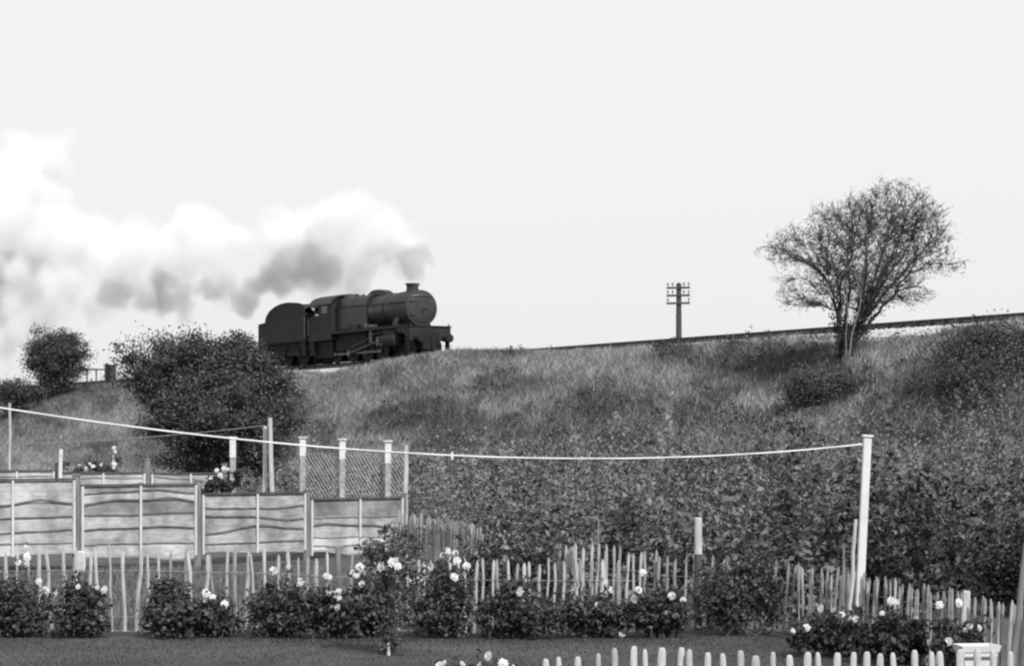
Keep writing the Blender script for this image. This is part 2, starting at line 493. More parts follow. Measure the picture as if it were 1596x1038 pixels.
# running plate with the drop in front of the cylinders
mb = MB()
mb.box(-6.6, .55, -1.28, -.80, 1.66, 1.72); mb.box(-6.6, .55, .80, 1.28, 1.66, 1.72)
mb.box(-6.6, .55, -1.285, -1.265, 1.56, 1.665); mb.box(-6.6, .55, 1.265, 1.285, 1.56, 1.665)
mb.box(.55, 1.86, -1.29, 1.29, 1.60, 1.66); mb.prism([(.55, 1.6), (1.7, 1.6), (1.7, 1.0), (1.2, 1.25), (.55, 1.35)], -1.28, -1.24); mb.prism([(.55, 1.6), (1.7, 1.6), (1.7, 1.0), (1.2, 1.25), (.55, 1.35)], 1.24, 1.28)
mb.build('running_plate', M_loco2, loco)
mb = MB()
mb.prism([(-.75, 1.35), (.85, 1.35), (.85, 1.72), (.65, 2.02), (-.7, 2.02)], -.62, .62)
mb.build('smokebox_saddle', M_under, loco)
mb = MB()
for y in (-.55, .55):
    mb.prism([(-9.2, .75), (1.7, .75), (1.7, 1.32), (.9, 1.32), (.7, 1.62), (-9.2, 1.62)], y - .02, y + .02)
mb.box(-6.7, -3.3, -.9, .9, .62, 1.85); mb.box(-8.9, -6.9, -1.0, 1.0, .3, 1.25); mb.box(-9.1, 1.6, -.45, .45, .12, 1.2); mb.box(-3.3, -.9, -.62, .62, .5, 1.7); mb.box(-.6, 1.9, -.5, .5, .42, 1.3)
mb.build('frame', M_under, loco)
mb = MB(); mb.box(1.7, 1.8, -1.25, 1.25, .86, 1.597); bb = mb.build('buffer_beam', M_loco2, loco)
for y in (-.87, .87):
    mb = MB(); mb.lathe([(1.8, .18), (1.85, .16), (2.14, .14), (2.16, .09), (2.30, .09), (2.31, .21), (2.32, .23), (2.36, .22), (2.365, .0)], 'x', 20, (0, y, 1.0))
    mb.build('buffer', M_under, loco, 40)
mb = MB(); mb.tube([(1.8, 0, 1.05), (1.96, 0, 1.05), (2.0, 0, .95), (1.98, 0, .7), (2.02, 0, .5)], .035, 6); mb.build('coupling_hook', M_under, loco)
mb = MB(); mb.tube([(1.8, .35, .95), (1.92, .35, .9), (1.94, .38, .62), (1.88, .4, .48)], .04, 6); mb.build('brake_hose', M_under, loco)
for y in (-1, 1):
    mb = MB(); mb.box(1.35, 1.7, y * 1.22 - .03, y * 1.22 + .03, .45, 1.31)
    mb.box(1.3, 1.75, y * 1.22 - .12, y * 1.22 + .12, .62, .65); mb.box(1.3, 1.75, y * 1.22 - .12, y * 1.22 + .12, .95, .98)
    mb.build('front_step', M_under, loco)
    # lamp iron / upright bracket at the beam's end
    mb = MB(); mb.box(1.73, 1.77, y * 1.15 - .03, y * 1.15 + .03, 1.6, 1.78); mb.build('lamp_iron', M_under, loco)
for y in (-1, 1):
    mb = MB()
    mb.lathe([(-1.0, .30), (-.98, .34), (-.3, .34), (.25, .34), (.27, .30)], 'x', 26, (0, y * 1.02, .98))
    mb.lathe([(-1.1, .18), (-1.08, .21), (.3, .21), (.36, .17)], 'x', 22, (0, y * .98, 1.45))
    mb.prism([(-.85, .98), (.2, .98), (.2, 1.45), (-.85, 1.45)], y * 1.24 - .04, y * 1.24 + .04)
    mb.build('cylinder', M_loco2, loco, 40)
    mb = MB(); mb.tube([(-.1, y * .72, 2.15), (-.1, y * .95, 1.95), (-.1, y * 1.02, 1.6)], [.15, .16, .17], 12)
    mb.build('steam_pipe', M_loco2, loco, 40)
def spoked(r, width, spokes, cw=0.0):
    mb = MB()
    n = 36
    mb.lathe([(-width / 2, r - .09), (-width / 2, r + .028), (-width / 2 + .03, r + .028), (-width / 2 + .035, r), (width / 2, r - .004), (width / 2, r - .09)], 'y', n)
    mb.lathe([(-.1, .0), (-.1, .16), (.1, .16), (.1, .0)], 'y', 14)
    for k in range(spokes):
        a = 2 * math.pi * k / spokes
        mb.tube([(math.cos(a) * .13, 0, math.sin(a) * .13), (math.cos(a) * (r - .06), 0, math.sin(a) * (r - .06))], [.05, .035], 6)
    if cw:
        pts = [(math.cos(a) * (r - .08), math.sin(a) * (r - .08)) for a in np.linspace(-cw, cw, 9)]
        mb.prism(pts, -.06, .06)
    return mb.mesh('wheel_shape', M_under, 40)
WD = spoked(.72, .14, 14, .55); WP = spoked(.50, .13, 10); WT = spoked(.65, .13, 10)
drive_x = (-1.75, -3.35, -4.95, -6.75)
for y in (-1, 1):
    for x in drive_x:
        o = link('driving_wheel', WD, loco); o.location = (x, y * .75, .72); o.rotation_euler = (0, .6, 0 if y < 0 else math.pi)
    o = link('pony_wheel', WP, loco); o.location = (1.15, y * .75, .50)
    mb = MB()
    mb.box(drive_x[-1] - .1, drive_x[0] + .1, y * .92 - .025, y * .92 + .025, .40, .50)
    for x in drive_x: mb.lathe([(y * .92 - .05, .11), (y * .92 + .05, .11)], 'y', 14, (x, 0, .45))
    mb.build('coupling_rod', M_motion, loco)
    mb = MB(); mb.tube([(-4.95, y * 1.05, .45), (-1.9, y * 1.05, .97)], [.065, .05], 6)
    mb.lathe([(y * 1.05 - .07, .16), (y * 1.05 + .07, .16)], 'y', 16, (-4.95, 0, .45))
    mb.build('connecting_rod', M_motion, loco)
    mb = MB(); mb.box(-2.0, -1.0, y * 1.05 - .04, y * 1.05 + .04, 1.14, 1.2); mb.box(-2.0, -1.0, y * 1.05 - .04, y * 1.05 + .04, .76, .82)
    mb.box(-1.95, -1.65, y * 1.05 - .06, y * 1.05 + .06, .8, 1.16)
    mb.tube([(-1.7, y * 1.05, .98), (-.95, y * 1.05, .98)], .04, 8)
    mb.build('slide_bar', M_motion, loco)
    mb = MB(); mb.box(-2.85, -2.5, y * .98 - .05, y * .98 + .05, .95, 1.62)
    mb.tube([(-2.7, y * 1.1, 1.3), (-1.1, y * 1.1, 1.45)], .03, 6); mb.tube([(-2.7, y * 1.12, 1.15), (-4.6, y * 1.12, .75)], .03, 6)
    mb.build('valve_gear', M_motion, loco)
    mb = MB(); mb.tube([(.75, y * .93, 2.93), (-.9, y * .94, 2.95), (-6.55, y * 1.03, 3.0)], .022, 6)
    for x in (.6, -.9, -2.6, -4.3, -6): mb.tube([(x, y * .86, 2.93), (x, y * 1.0, 2.95)], .03, 6)
    mb.build('handrail', M_loco2, loco)
    mb = MB(); mb.bevbox(-4.9, -4.2, y * 1.1 - .14, y * 1.1 + .14, 1.72, 2.0, .03); mb.build('sandbox', M_loco2, loco)
    mb = MB(); mb.tube([(-2.1, y * 1.02, 1.8), (-2.9, y * 1.02, 1.8)], .09, 12); mb.tube([(-3.2, y * 1.05, 1.72), (-3.2, y * 1.0, 1.98)], .07, 10); mb.build('injector_pipe', M_motion, loco)
# cab
mb = MB(); T = .03
for y in (-1, 1):
    ys0, ys1 = sorted((y * 1.30, y * (1.30 - T)))
    mb.prism([(-9.15, 1.25), (-6.62, 1.25), (-6.62, 3.2), (-7.0, 3.2), (-7.0, 2.72), (-7.75, 2.72), (-7.75, 3.2), (-8.05, 3.2), (-8.05, 2.62), (-9.0, 2.62), (-9.0, 1.7), (-9.15, 1.6)], ys0, ys1)
    mb.prism([(-8.1, 3.15), (-6.62, 3.15), (-6.62, 3.28), (-8.6, 3.28)], ys0, ys1)
fr = [(-1.29, 1.25), (1.29, 1.25), (1.29, 3.2)] + [(1.29 * math.cos(a), 3.2 + .56 * math.sin(a)) for a in np.linspace(.1, math.pi - .1, 11)] + [(-1.29, 3.2)]
kk = len(fr)
mb.add([(x, y, z) for x in (-6.66, -6.62) for y, z in fr], [tuple(range(kk)), tuple(range(2 * kk - 1, kk - 1, -1))] + [(j, (j + 1) % kk, (j + 1) % kk + kk, j + kk) for j in range(kk)])
mb.box(-9.3, -6.66, -1.26, 1.26, 1.3, 1.4)
cab = mb.build('cab', M_loco2, loco)
mb = MB()
N = 15
rf = [(1.36 * math.cos(a), 3.22 + .6 * math.sin(a)) for a in np.linspace(.0, math.pi, N)]
ri = [(1.30 * math.cos(a), 3.2 + .56 * math.sin(a)) for a in np.linspace(.0, math.pi, N)]
ring = rf + ri[::-1]; kk = len(ring)
mb.add([(x, y, z) for x in (-9.0, -6.5) for y, z in ring], [(j, (j + 1) % kk, (j + 1) % kk + kk, j + kk) for j in range(kk)])
for o_ in (0, kk):
    mb.f += []
    base = len(mb.v) - 2 * kk
    for j in range(N - 1):
        mb.f.append((base + o_ + j, base + o_ + j + 1, base + o_ + kk - 2 - j, base + o_ + kk - 1 - j)); mb.m.append(0)
mb.build('roof', M_loco, cab, 40)
for y in (-1.285, 1.285):
    mb = MB(); mb.box(-7.72, -7.03, y - .006, y + .006, 2.74, 3.15); mb.build('window', M_glass, cab)
for y in (-1, 1):
    mb = MB(); mb.tube([(-9.12, y * 1.33, 1.6), (-9.12, y * 1.33, 2.6)], .02, 6); mb.build('grab_rail', M_motion, cab)
    mb = MB(); mb.box(-9.1, -8.6, y * 1.24 - .02, y * 1.24 + .02, .45, 1.25); mb.box(-9.15, -8.55, y * 1.24 - .1, y * 1.24 + .12, .45, .49); mb.box(-9.15, -8.55, y * 1.24 - .1, y * 1.24 + .12, .82, .86)
    mb.build('cab_step', M_under, loco)

tender = thing('locomotive_tender', 'black coal tender with a high rounded bunker coupled behind the locomotive cab', 'tender', along(A0 - 12.6, Q0, RAILZ), ROTZ)
mb = MB()
# local x: -2.9 rear .. +2.9 front; side profile steps up from the low rear tank in a curve
side = [(-2.75, 1.35), (2.95, 1.35), (2.95, 3.0), (2.75, 3.38), (2.2, 3.50), (.9, 3.60), (.1, 3.57), (-.7, 3.44), (-1.4, 3.2), (-1.8, 2.9), (-1.92, 2.58), (-2.75, 2.52)]
for y in (-1, 1):
    a, b = sorted((y * 1.30, y * 1.26)); mb.prism(side, a, b)
mb.box(-2.752, -2.70, -1.26, 1.26, 1.35, 2.52); mb.box(2.9, 2.948, -1.26, 1.26, 1.35, 2.9); mb.box(-2.7, 2.9, -1.255, 1.255, 1.3, 1.345)
mb.box(-2.7, -1.9, -1.26, 1.26, 2.46, 2.5); mb.box(-1.95, -1.9, -1.26, 1.26, 2.5, 2.8)
mb.build('tank', M_loco2, tender)
mb = MB()
for i in range(26):
    for j in range(12):
        pass
gx, gy = 24, 10
cv = []
for i in range(gx + 1):
    for j in range(gy + 1):
        x = -1.9 + 4.75 * i / gx; y = -1.24 + 2.48 * j / gy
        top = np.interp(x, [-1.9, -.6, 1.0, 2.85], [2.7, 3.25, 3.45, 3.2]) + .25 * math.cos(y * 1.2) * .5 + random.uniform(-.07, .07)
        cv.append((x, y, top - .05))
mb.add(cv, [(i * (gy + 1) + j, (i + 1) * (gy + 1) + j, (i + 1) * (gy + 1) + j + 1, i * (gy + 1) + j + 1) for i in range(gx) for j in range(gy)])
mb.build('coal', M_coal, tender)
mb = MB()
for y in (-1, 1):
    mb.prism([(-2.9, .72), (-2.3, .55), (2.4, .55), (2.95, .72), (2.95, 1.3), (-2.9, 1.3)], y * 1.02 - .02, y * 1.02 + .02)
    for x in (-1.95, 0, 1.95):
        mb.box(x - .2, x + .2, y * 1.1 - .07, y * 1.1 + .07, .5, .82)
        mb.tube([(x - .55, y * 1.1, 1.0), (x, y * 1.1, .86), (x + .55, y * 1.1, 1.0)], .05, 6)
mb.box(-2.98, -2.9, -1.25, 1.25, .85, 1.35); mb.box(-2.9, 2.95, -.55, .55, .12, 1.3)
mb.build('underframe', M_under, tender)
for y in (-1, 1):
    for x in (-1.95, 0, 1.95):
        o = link('wheel', WT, tender); o.location = (x, y * .75, .65)
    mb = MB(); mb.lathe([(-2.98, .16), (-3.2, .13), (-3.22, .085), (-3.42, .085), (-3.43, .21), (-3.48, .2)], 'x', 18, (0, y * .87, 1.06)); mb.build('buffer', M_under, tender, 40)
    mb = MB(); mb.tube([(2.98, y * 1.33, 1.5), (2.98, y * 1.33, 2.7)], .02, 6); mb.build('grab_rail', M_motion, tender)
    mb = MB(); mb.box(2.5, 2.9, y * 1.22 - .02, y * 1.22 + .02, .5, 1.3); mb.box(2.45, 2.95, y * 1.22 - .1, y * 1.22 + .1, .5, .54); mb.build('step', M_under, tender)

def skin_person(name, joints, edges, radii, parent, mtl, root=0):
    me = bpy.data.meshes.new(name); me.from_pydata(joints, edges, [])
    o = bpy.data.objects.new(name, me); COL.objects.link(o)
    sk = o.modifiers.new('Skin', 'SKIN'); sub = o.modifiers.new('Sub', 'SUBSURF'); sub.levels = sub.render_levels = 1
    for i, r in enumerate(radii): me.skin_vertices[0].data[i].radius = (r, r)
    me.skin_vertices[0].data[root].use_root = True
    dg = bpy.context.evaluated_depsgraph_get(); dg.update()
    m2 = bpy.data.meshes.new_from_object(o.evaluated_get(dg))
    bpy.data.objects.remove(o); m2.materials.clear()
    for m in mtl: m2.materials.append(m)
    m2.polygons.foreach_set('use_smooth', [True] * len(m2.polygons))
    return link(name, m2, parent)
# driver standing at the cab side, leaning out and looking ahead, forearm on the side sheet
dl = Matrix.Translation(CH) @ Matrix.Rotation(ROTZ, 4, 'Z')
drv = thing('person', 'person in dark work clothes leaning out of the locomotive cab side', 'person', dl @ Vector((-8.55, -.9, 1.4)), ROTZ)
J = [(0, .1, .9), (0, .0, 1.2), (.02, -.2, 1.42), (.04, -.34, 1.52), (.02, .1, .5), (.02, .1, .04), (-.12, .12, .5), (-.12, .12, .04), (.1, -.34, 1.38), (.12, -.42, 1.14), (.32, -.42, 1.27), (-.16, -.1, 1.38), (-.2, 0, 1.1), (-.1, -.2, 1.0)]
E = [(0, 1), (1, 2), (2, 3), (0, 4), (4, 5), (0, 6), (6, 7), (2, 8), (8, 9), (9, 10), (2, 11), (11, 12), (12, 13)]
R = [.16, .15, .16, .06, .08, .06, .08, .06, .07, .055, .045, .07, .055, .045]
skin_person('body', J, E, R, drv, [M_cloth])
mb = MB(); mb.lathe([(-.13, .0), (-.12, .05), (-.07, .085), (0, .1), (.07, .09), (.12, .05), (.13, 0)], 'z', 14, (.05, -.44, 1.66)); mb.lathe([(-.02, 0), (0, .022), (.03, .012), (.05, 0)], 'x', 8, (.14, -.46, 1.65))
mb.lathe([(-.03, .0), (-.02, .02), (.02, .02), (.03, 0)], 'z', 8, (.05, -.545, 1.66))
mb.build('head', M_skin, drv, 60)
mb = MB(); mb.lathe([(.05, .108), (.1, .112), (.13, .10), (.14, 0)], 'z', 14, (.04, -.44, 1.66)); mb.box(.1, .2, -.52, -.37, 1.70, 1.715); mb.build('cap', M_cloth, drv, 50)
mb = MB(); mb.lathe([(-.05, 0), (-.04, .035), (.03, .045), (.06, .03), (.065, 0)], 'x', 10, (.38, -.42, 1.28))
for k in range(4): mb.tube([(.42, -.455 + k * .022, 1.29), (.47, -.455 + k * .022, 1.29), (.49, -.455 + k * .022, 1.255)], .011, 6)
mb.tube([(.39, -.38, 1.29), (.43, -.355, 1.285), (.46, -.37, 1.27)], .012, 6)
mb.build('hand', M_skin, drv, 60)

# ------------------------------------------------------------------ smoke
def puff_c(px, py, r, off=0.0):
    tx = (px - W / 2) / FOC; d = Q0 / (UX + UY * tx) + off
    return P(px, py, d), r / FOC * d
white = [(645, 436, 15), (642, 418, 26), (630, 394, 44), (606, 400, 44), (636, 378, 30), (592, 368, 58), (552, 340, 62), (510, 330, 50), (575, 405, 46), (530, 392, 56),
         (475, 378, 60), (425, 368, 56), (375, 385, 58), (325, 380, 60), (275, 388, 62), (215, 395, 66), (155, 390, 70), (95, 370, 76), (35, 340, 84), (28, 268, 74), (85, 240, 52), (-40, 300, 90), (-40, 420, 80),
         (250, 432, 34), (170, 445, 44), (100, 450, 50), (40, 440, 56), (-20, 470, 50), (205, 455, 26), (330, 430, 36), (400, 425, 34), (60, 500, 46), (110, 490, 36), (10, 540, 40), (150, 470, 40), (75, 530, 30), (620, 425, 26), (560, 430, 36), (520, 445, 28)]
grey = [(185, 452, 36), (225, 462, 36), (255, 458, 38), (285, 462, 36), (315, 460, 36), (345, 462, 34), (375, 460, 36), (405, 452, 38), (435, 442, 40), (465, 428, 42), (498, 415, 40), (644, 396, 26), (628, 412, 30), (610, 408, 28), (590, 418, 30), (548, 428, 30), (505, 420, 34), (470, 418, 42), (435, 440, 36), (395, 452, 34), (355, 462, 30), (318, 452, 30), (270, 450, 34), (238, 470, 34), (205, 448, 34), (165, 440, 26), (295, 455, 32), (335, 460, 30), (375, 455, 32), (415, 445, 34), (452, 430, 36), (520, 410, 28), (482, 380, 28), (60, 392, 34), (10, 405, 40), (-10, 430, 40)]
def smoke_mat():
    m = bpy.data.materials.new('smoke'); m.use_nodes = True
    n = m.node_tree; n.nodes.clear(); L = n.links.new
    o = n.nodes.new('ShaderNodeOutputMaterial'); v = n.nodes.new('ShaderNodeVolumePrincipled')
    v.inputs['Anisotropy'].default_value = .0
    tc = n.nodes.new('ShaderNodeTexCoord')
    def M(op, a, b=None, c=None):
        x = n.nodes.new('ShaderNodeMath'); x.operation = op
        for i, q in enumerate((a, b, c)):
            if q is None: continue
            if isinstance(q, (int, float)): x.inputs[i].default_value = q
            else: L(q, x.inputs[i])
        return x.outputs[0]
    warp = n.nodes.new('ShaderNodeTexNoise'); warp.inputs['Scale'].default_value = .30; warp.inputs['Detail'].default_value = 2
    L(tc.outputs['Object'], warp.inputs['Vector'])
    sub = n.nodes.new('ShaderNodeVectorMath'); sub.operation = 'MULTIPLY_ADD'; sub.inputs[1].default_value = (5.0, 5.0, 5.0); sub.inputs[2].default_value = (-2.5, -2.5, -2.5)
    L(warp.outputs['Color'], sub.inputs[0])
    add = n.nodes.new('ShaderNodeVectorMath'); add.operation = 'ADD'; L(sub.outputs[0], add.inputs[0]); L(tc.outputs['Object'], add.inputs[1])
    pos = add.outputs[0]
    def field(puffs, off):
        cur = None
        for (px, py, r) in puffs:
            c, rr = puff_c(px, py, r, off)
            dn = n.nodes.new('ShaderNodeVectorMath'); dn.operation = 'DISTANCE'; L(pos, dn.inputs[0]); dn.inputs[1].default_value = c
            f = M('MULTIPLY_ADD', dn.outputs['Value'], -1 / rr, 1.0)
            cur = f if cur is None else M('MAXIMUM', cur, f)
        return cur
    nz = n.nodes.new('ShaderNodeTexNoise'); nz.inputs['Scale'].default_value = .42; nz.inputs['Detail'].default_value = 5; nz.inputs['Roughness'].default_value = .6
    L(tc.outputs['Object'], nz.inputs['Vector'])
    fw, fg = field(white, 0), field(grey, -1.5)
    e = M('MULTIPLY_ADD', nz.outputs[0], 1.1, -.62)
    f = M('ADD', M('MAXIMUM', fw, fg), e)
    mr = n.nodes.new('ShaderNodeMapRange'); mr.interpolation_type = 'SMOOTHSTEP'
    mr.inputs['From Min'].default_value = .0; mr.inputs['From Max'].default_value = .6; mr.inputs['To Min'].default_value = 0; mr.inputs['To Max'].default_value = .6
    L(f, mr.inputs[0]); L(mr.outputs[0], v.inputs['Density'])
    mc = n.nodes.new('ShaderNodeMapRange'); mc.interpolation_type = 'SMOOTHSTEP'                     # sooty exhaust, plus the plume's shaded underside put into its colour
    mc.inputs['From Min'].default_value = -.05; mc.inputs['From Max'].default_value = .55; mc.inputs['To Min'].default_value = .999; mc.inputs['To Max'].default_value = .60
    L(M('ADD', fg, M('MULTIPLY', e, .7)), mc.inputs[0]); L(mc.outputs[0], v.inputs['Color'])
    L(v.outputs[0], o.inputs['Volume'])
    return m
def smoke_hull(name, mtl, voxel=.6):
    import bmesh
    b = bmesh.new()
    for lst, off in ((white, 0), (grey, -1.5)):
        for (px, py, r) in lst:
            c, rr = puff_c(px, py, r, off); rr = rr * 1.04 + .5
            bmesh.ops.create_icosphere(b, subdivisions=3, radius=1, matrix=Matrix.Translation(c) @ Matrix.Diagonal((rr, rr, rr, 1)))
    me = bpy.data.meshes.new(name); b.to_mesh(me); b.free()
    o = bpy.data.objects.new(name, me); COL.objects.link(o)
    rm = o.modifiers.new('Remesh', 'REMESH'); rm.mode = 'VOXEL'; rm.voxel_size = voxel
    tx_ = bpy.data.textures.new('puff', 'CLOUDS'); tx_.noise_scale = 2.2; tx_.noise_depth = 2
    dm = o.modifiers.new('Displace', 'DISPLACE'); dm.texture = tx_; dm.strength = 1.0; dm.mid_level = .5; dm.texture_coords = 'LOCAL'
    dg = bpy.context.evaluated_depsgraph_get(); dg.update()
    m2 = bpy.data.meshes.new_from_object(o.evaluated_get(dg)); bpy.data.objects.remove(o)
    m2.materials.clear(); m2.materials.append(mtl)
    return link(name, m2)
tag(smoke_hull('smoke_plume', smoke_mat()), 'billowing white and grey smoke trailing from the locomotive chimney', 'smoke')

# ------------------------------------------------------------------ telegraph pole
d = 111.0
s_ = S(d)
base = P(1058, 560, d); top = P(1058, 443, d)
tp = thing('telegraph_pole', 'dark telegraph pole with three crossarms standing beyond the railway', 'telegraph pole', (base.x, d, Hs(base.x, d)), -.25)
hb = top.z - tp.location.z
mb = MB(); mb.tube([(0, 0, -.3), (0, 0, hb)], [.16, .12], 12); mb.build('pole', M_tpole, tp, 50)
mb = MB(); mb.tube([(0, 0, hb), (0, 0, hb + .08)], [.15, .02], 10); mb.build('pole_cap', M_tpole, tp)
for k, py in enumerate((449, 461, 473)):
    h = (HORY - py) / s_ + EYE - tp.location.z
    wd = .58
    mb = MB(); mb.box(-wd, wd, -.19, -.11, h - .05, h + .05)
    arm = mb.build('crossarm', M_tpole, tp)
    for x in (-.52, -.28, .28, .52):
        mb = MB(); mb.tube([(x, -.15, h + .05), (x, -.15, h + .13)], .014, 6)
        mb.lathe([(h + .12, .035), (h + .15, .05), (h + .2, .03), (h + .22, .045), (h + .26, .03), (h + .265, 0)], 'z', 10, (x, -.15, 0))
        if k < 2 or abs(x) > .5: mb.build('insulator', M_ceram, arm, 40)
mb = MB()
for k in range(6): mb.tube([(-.16, -.05, hb - 1.6 - k * .35), (.16, -.05, hb - 1.6 - k * .35)], .012, 6)
mb.build('foot_step', M_tpole, tp)

# ------------------------------------------------------------------ trees and bushes
def bez(p0, t0, p1, n):
    L = np.linalg.norm(p1 - p0)
    c = p0 + t0 * L * .45
    ts = np.linspace(0, 1, n)[:, None]
    return (1 - ts) ** 2 * p0 + 2 * ts * (1 - ts) * c + ts ** 2 * p1

def crown_pts(ells, n, r, shell=0.0):
    out = []
    vol = np.array([e[3] * e[4] * e[5] for e in ells]); vol = vol / vol.sum()
    for e, k in zip(ells, r.multinomial(n, vol)):
        u = unit(r.normal(0, 1, (k, 3))); rad = r.uniform(shell ** 3, 1, (k, 1)) ** (1 / 3)
        out.append(np.array(e[:3]) + u * rad * np.array(e[3:6]))
    return np.concatenate(out)

def ell(px, py, rpx, rpy, d, dd=0, depth=.85):
    c = P(px, py, d + dd); k = (d + dd) / FOC
    return (c.x, c.y, c.z, rpx * k, rpx * k * depth, rpy * k)

def tubes_np(paths, radii, nside):
    """many tubes at once: paths list of (n,3), radii list of (n,)"""
    vs, fs, o = [], [], 0
    for p, rd in zip(paths, radii):
        n = len(p)
        t = np.gradient(p, axis=0); t = unit(t)
        ref = np.array([.31, .2, .93]) if abs(t[0, 2]) < .9 else np.array([1., .1, .1])
        u = unit(np.cross(t, ref)); b = np.cross(t, u)
        ang = np.arange(nside) * 2 * math.pi / nside
        ring = p[:, None, :] + (u[:, None, :] * np.cos(ang)[None, :, None] + b[:, None, :] * np.sin(ang)[None, :, None]) * np.asarray(rd)[:, None, None]
        vs.append(ring.reshape(-1, 3))
        i = np.arange(n - 1)[:, None] * nside; k = np.arange(nside)[None, :]; k2 = (k + 1) % nside
        fs.append((np.stack([i + k, i + k2, i + nside + k2, i + nside + k], -1).reshape(-1, 4) + o)); o += n * nside
    return np.concatenate(vs), np.concatenate(fs)

def mesh_np(name, v, f, mats, mi=None):
    me = bpy.data.meshes.new(name); N = len(f); K = f.shape[1]
    me.vertices.add(len(v)); me.loops.add(N * K); me.polygons.add(N)
    me.vertices.foreach_set('co', np.ascontiguousarray(v, np.float32).ravel())
    me.loops.foreach_set('vertex_index', np.ascontiguousarray(f, np.int32).ravel())
    me.polygons.foreach_set('loop_start', np.arange(0, N * K, K, dtype=np.int32)); me.polygons.foreach_set('loop_total', np.full(N, K, np.int32))
    for m in mats: me.materials.append(m)
    if mi is not None: me.polygons.foreach_set('material_index', np.asarray(mi, np.int32))
    me.update(calc_edges=True)
    return me

def grow(base, ells, counts, r, trunk_r=.16, stems=1, lift=.35, up=.25, out=.5, strag=24):
    """branches by levels: every new tip joins the nearest wood already grown; returns paths, radii and tips per level"""
    base = np.array(base, float)
    cen = np.mean([e[:3] for e in ells], axis=0)
    wood_p, wood_t = [], []
    levels = []
    paths, rads = [], []
    for s in range(stems):
        tgt = base + (cen - base) * lift + r.normal(0, .25 if stems > 1 else .08, 3) * np.array([1, 1, .3])
        p = bez(base + r.normal(0, .12, 3) * np.array([1, 1, 0]) * (stems > 1), np.array([0, 0, 1.]), tgt, 9)
        p += np.cumsum(r.normal(0, .03, p.shape), 0) * np.linspace(0, 1, 9)[:, None]
        paths.append(p); rads.append(np.linspace(trunk_r, trunk_r * .72, 9)); wood_p.append(p[3:]); wood_t.append(unit(np.gradient(p, axis=0))[3:])
    levels.append((paths, rads))
    rr = trunk_r * .6
    for li, cnt in enumerate(counts):
        tips = crown_pts(ells, cnt, r, shell=.45 if li == 0 else .2 if li == 1 else .0)
        if li >= 2:
            k_ = max(1, cnt // strag)                                      # straggling shoots beyond the crown
            c_ = np.mean([e[:3] for e in ells], axis=0); o_ = crown_pts(ells, k_, r, shell=.95)
            tips = np.concatenate([tips, o_ + unit(unit(o_ - c_) + np.array([.25, 0, .25])) * r.uniform(.1, 1.0, (k_, 1)) ** 2 * .13 * np.mean([e[3] for e in ells]) * 3])
        WP_ = np.concatenate(wood_p); WT_ = np.concatenate(wood_t)
        paths, rads = [], []
        order = np.argsort(np.linalg.norm(tips - base, axis=1))
        for k in order:
            tip = tips[k]
            dv = tip - WP_
            dist = np.linalg.norm(dv, axis=1)
            cosv = (dv * WT_).sum(1) / np.maximum(dist, 1e-6)
            j = np.argmin(dist * (1.35 - .6 * cosv) + (dv[:, 2] < 0) * .4 * dist)
            p0 = WP_[j]; t0 = unit(WT_[j] * .6 + unit(dv[j]) * out + np.array([0, 0, up]))
            n = (8, 6, 5, 4)[min(li, 3)]
            p = bez(p0, t0, tip, n)
            p[1:-1] += r.normal(0, .05 * min(dist[j], 1.0), p[1:-1].shape)
            L = dist[j]
            r0 = min(rr, .018 + .03 * L) if li < 2 else min(rr, .008 + .012 * L)
            paths.append(p); rads.append(np.linspace(r0, max(.004, r0 * .3), n))
            wood_p.append(p[1:]); wood_t.append(unit(np.gradient(p, axis=0))[1:])
        levels.append((paths, rads)); rr *= .5
    return levels

def lobes(ells, n, seed, k=.32):
    r = np.random.default_rng(seed); out = list(ells)
    c0 = np.mean([e[:3] for e in ells], axis=0)
    for p in crown_pts(ells, n, r, .92):
        e = ells[int(r.integers(0, len(ells)))]; s = k * r.uniform(.5, 1.2) * (e[3] + e[5]) / 2
        p = p + unit(p - c0) * s * .5
        out.append((p[0], p[1], p[2], s * 1.2, s, s * .75))
    return out

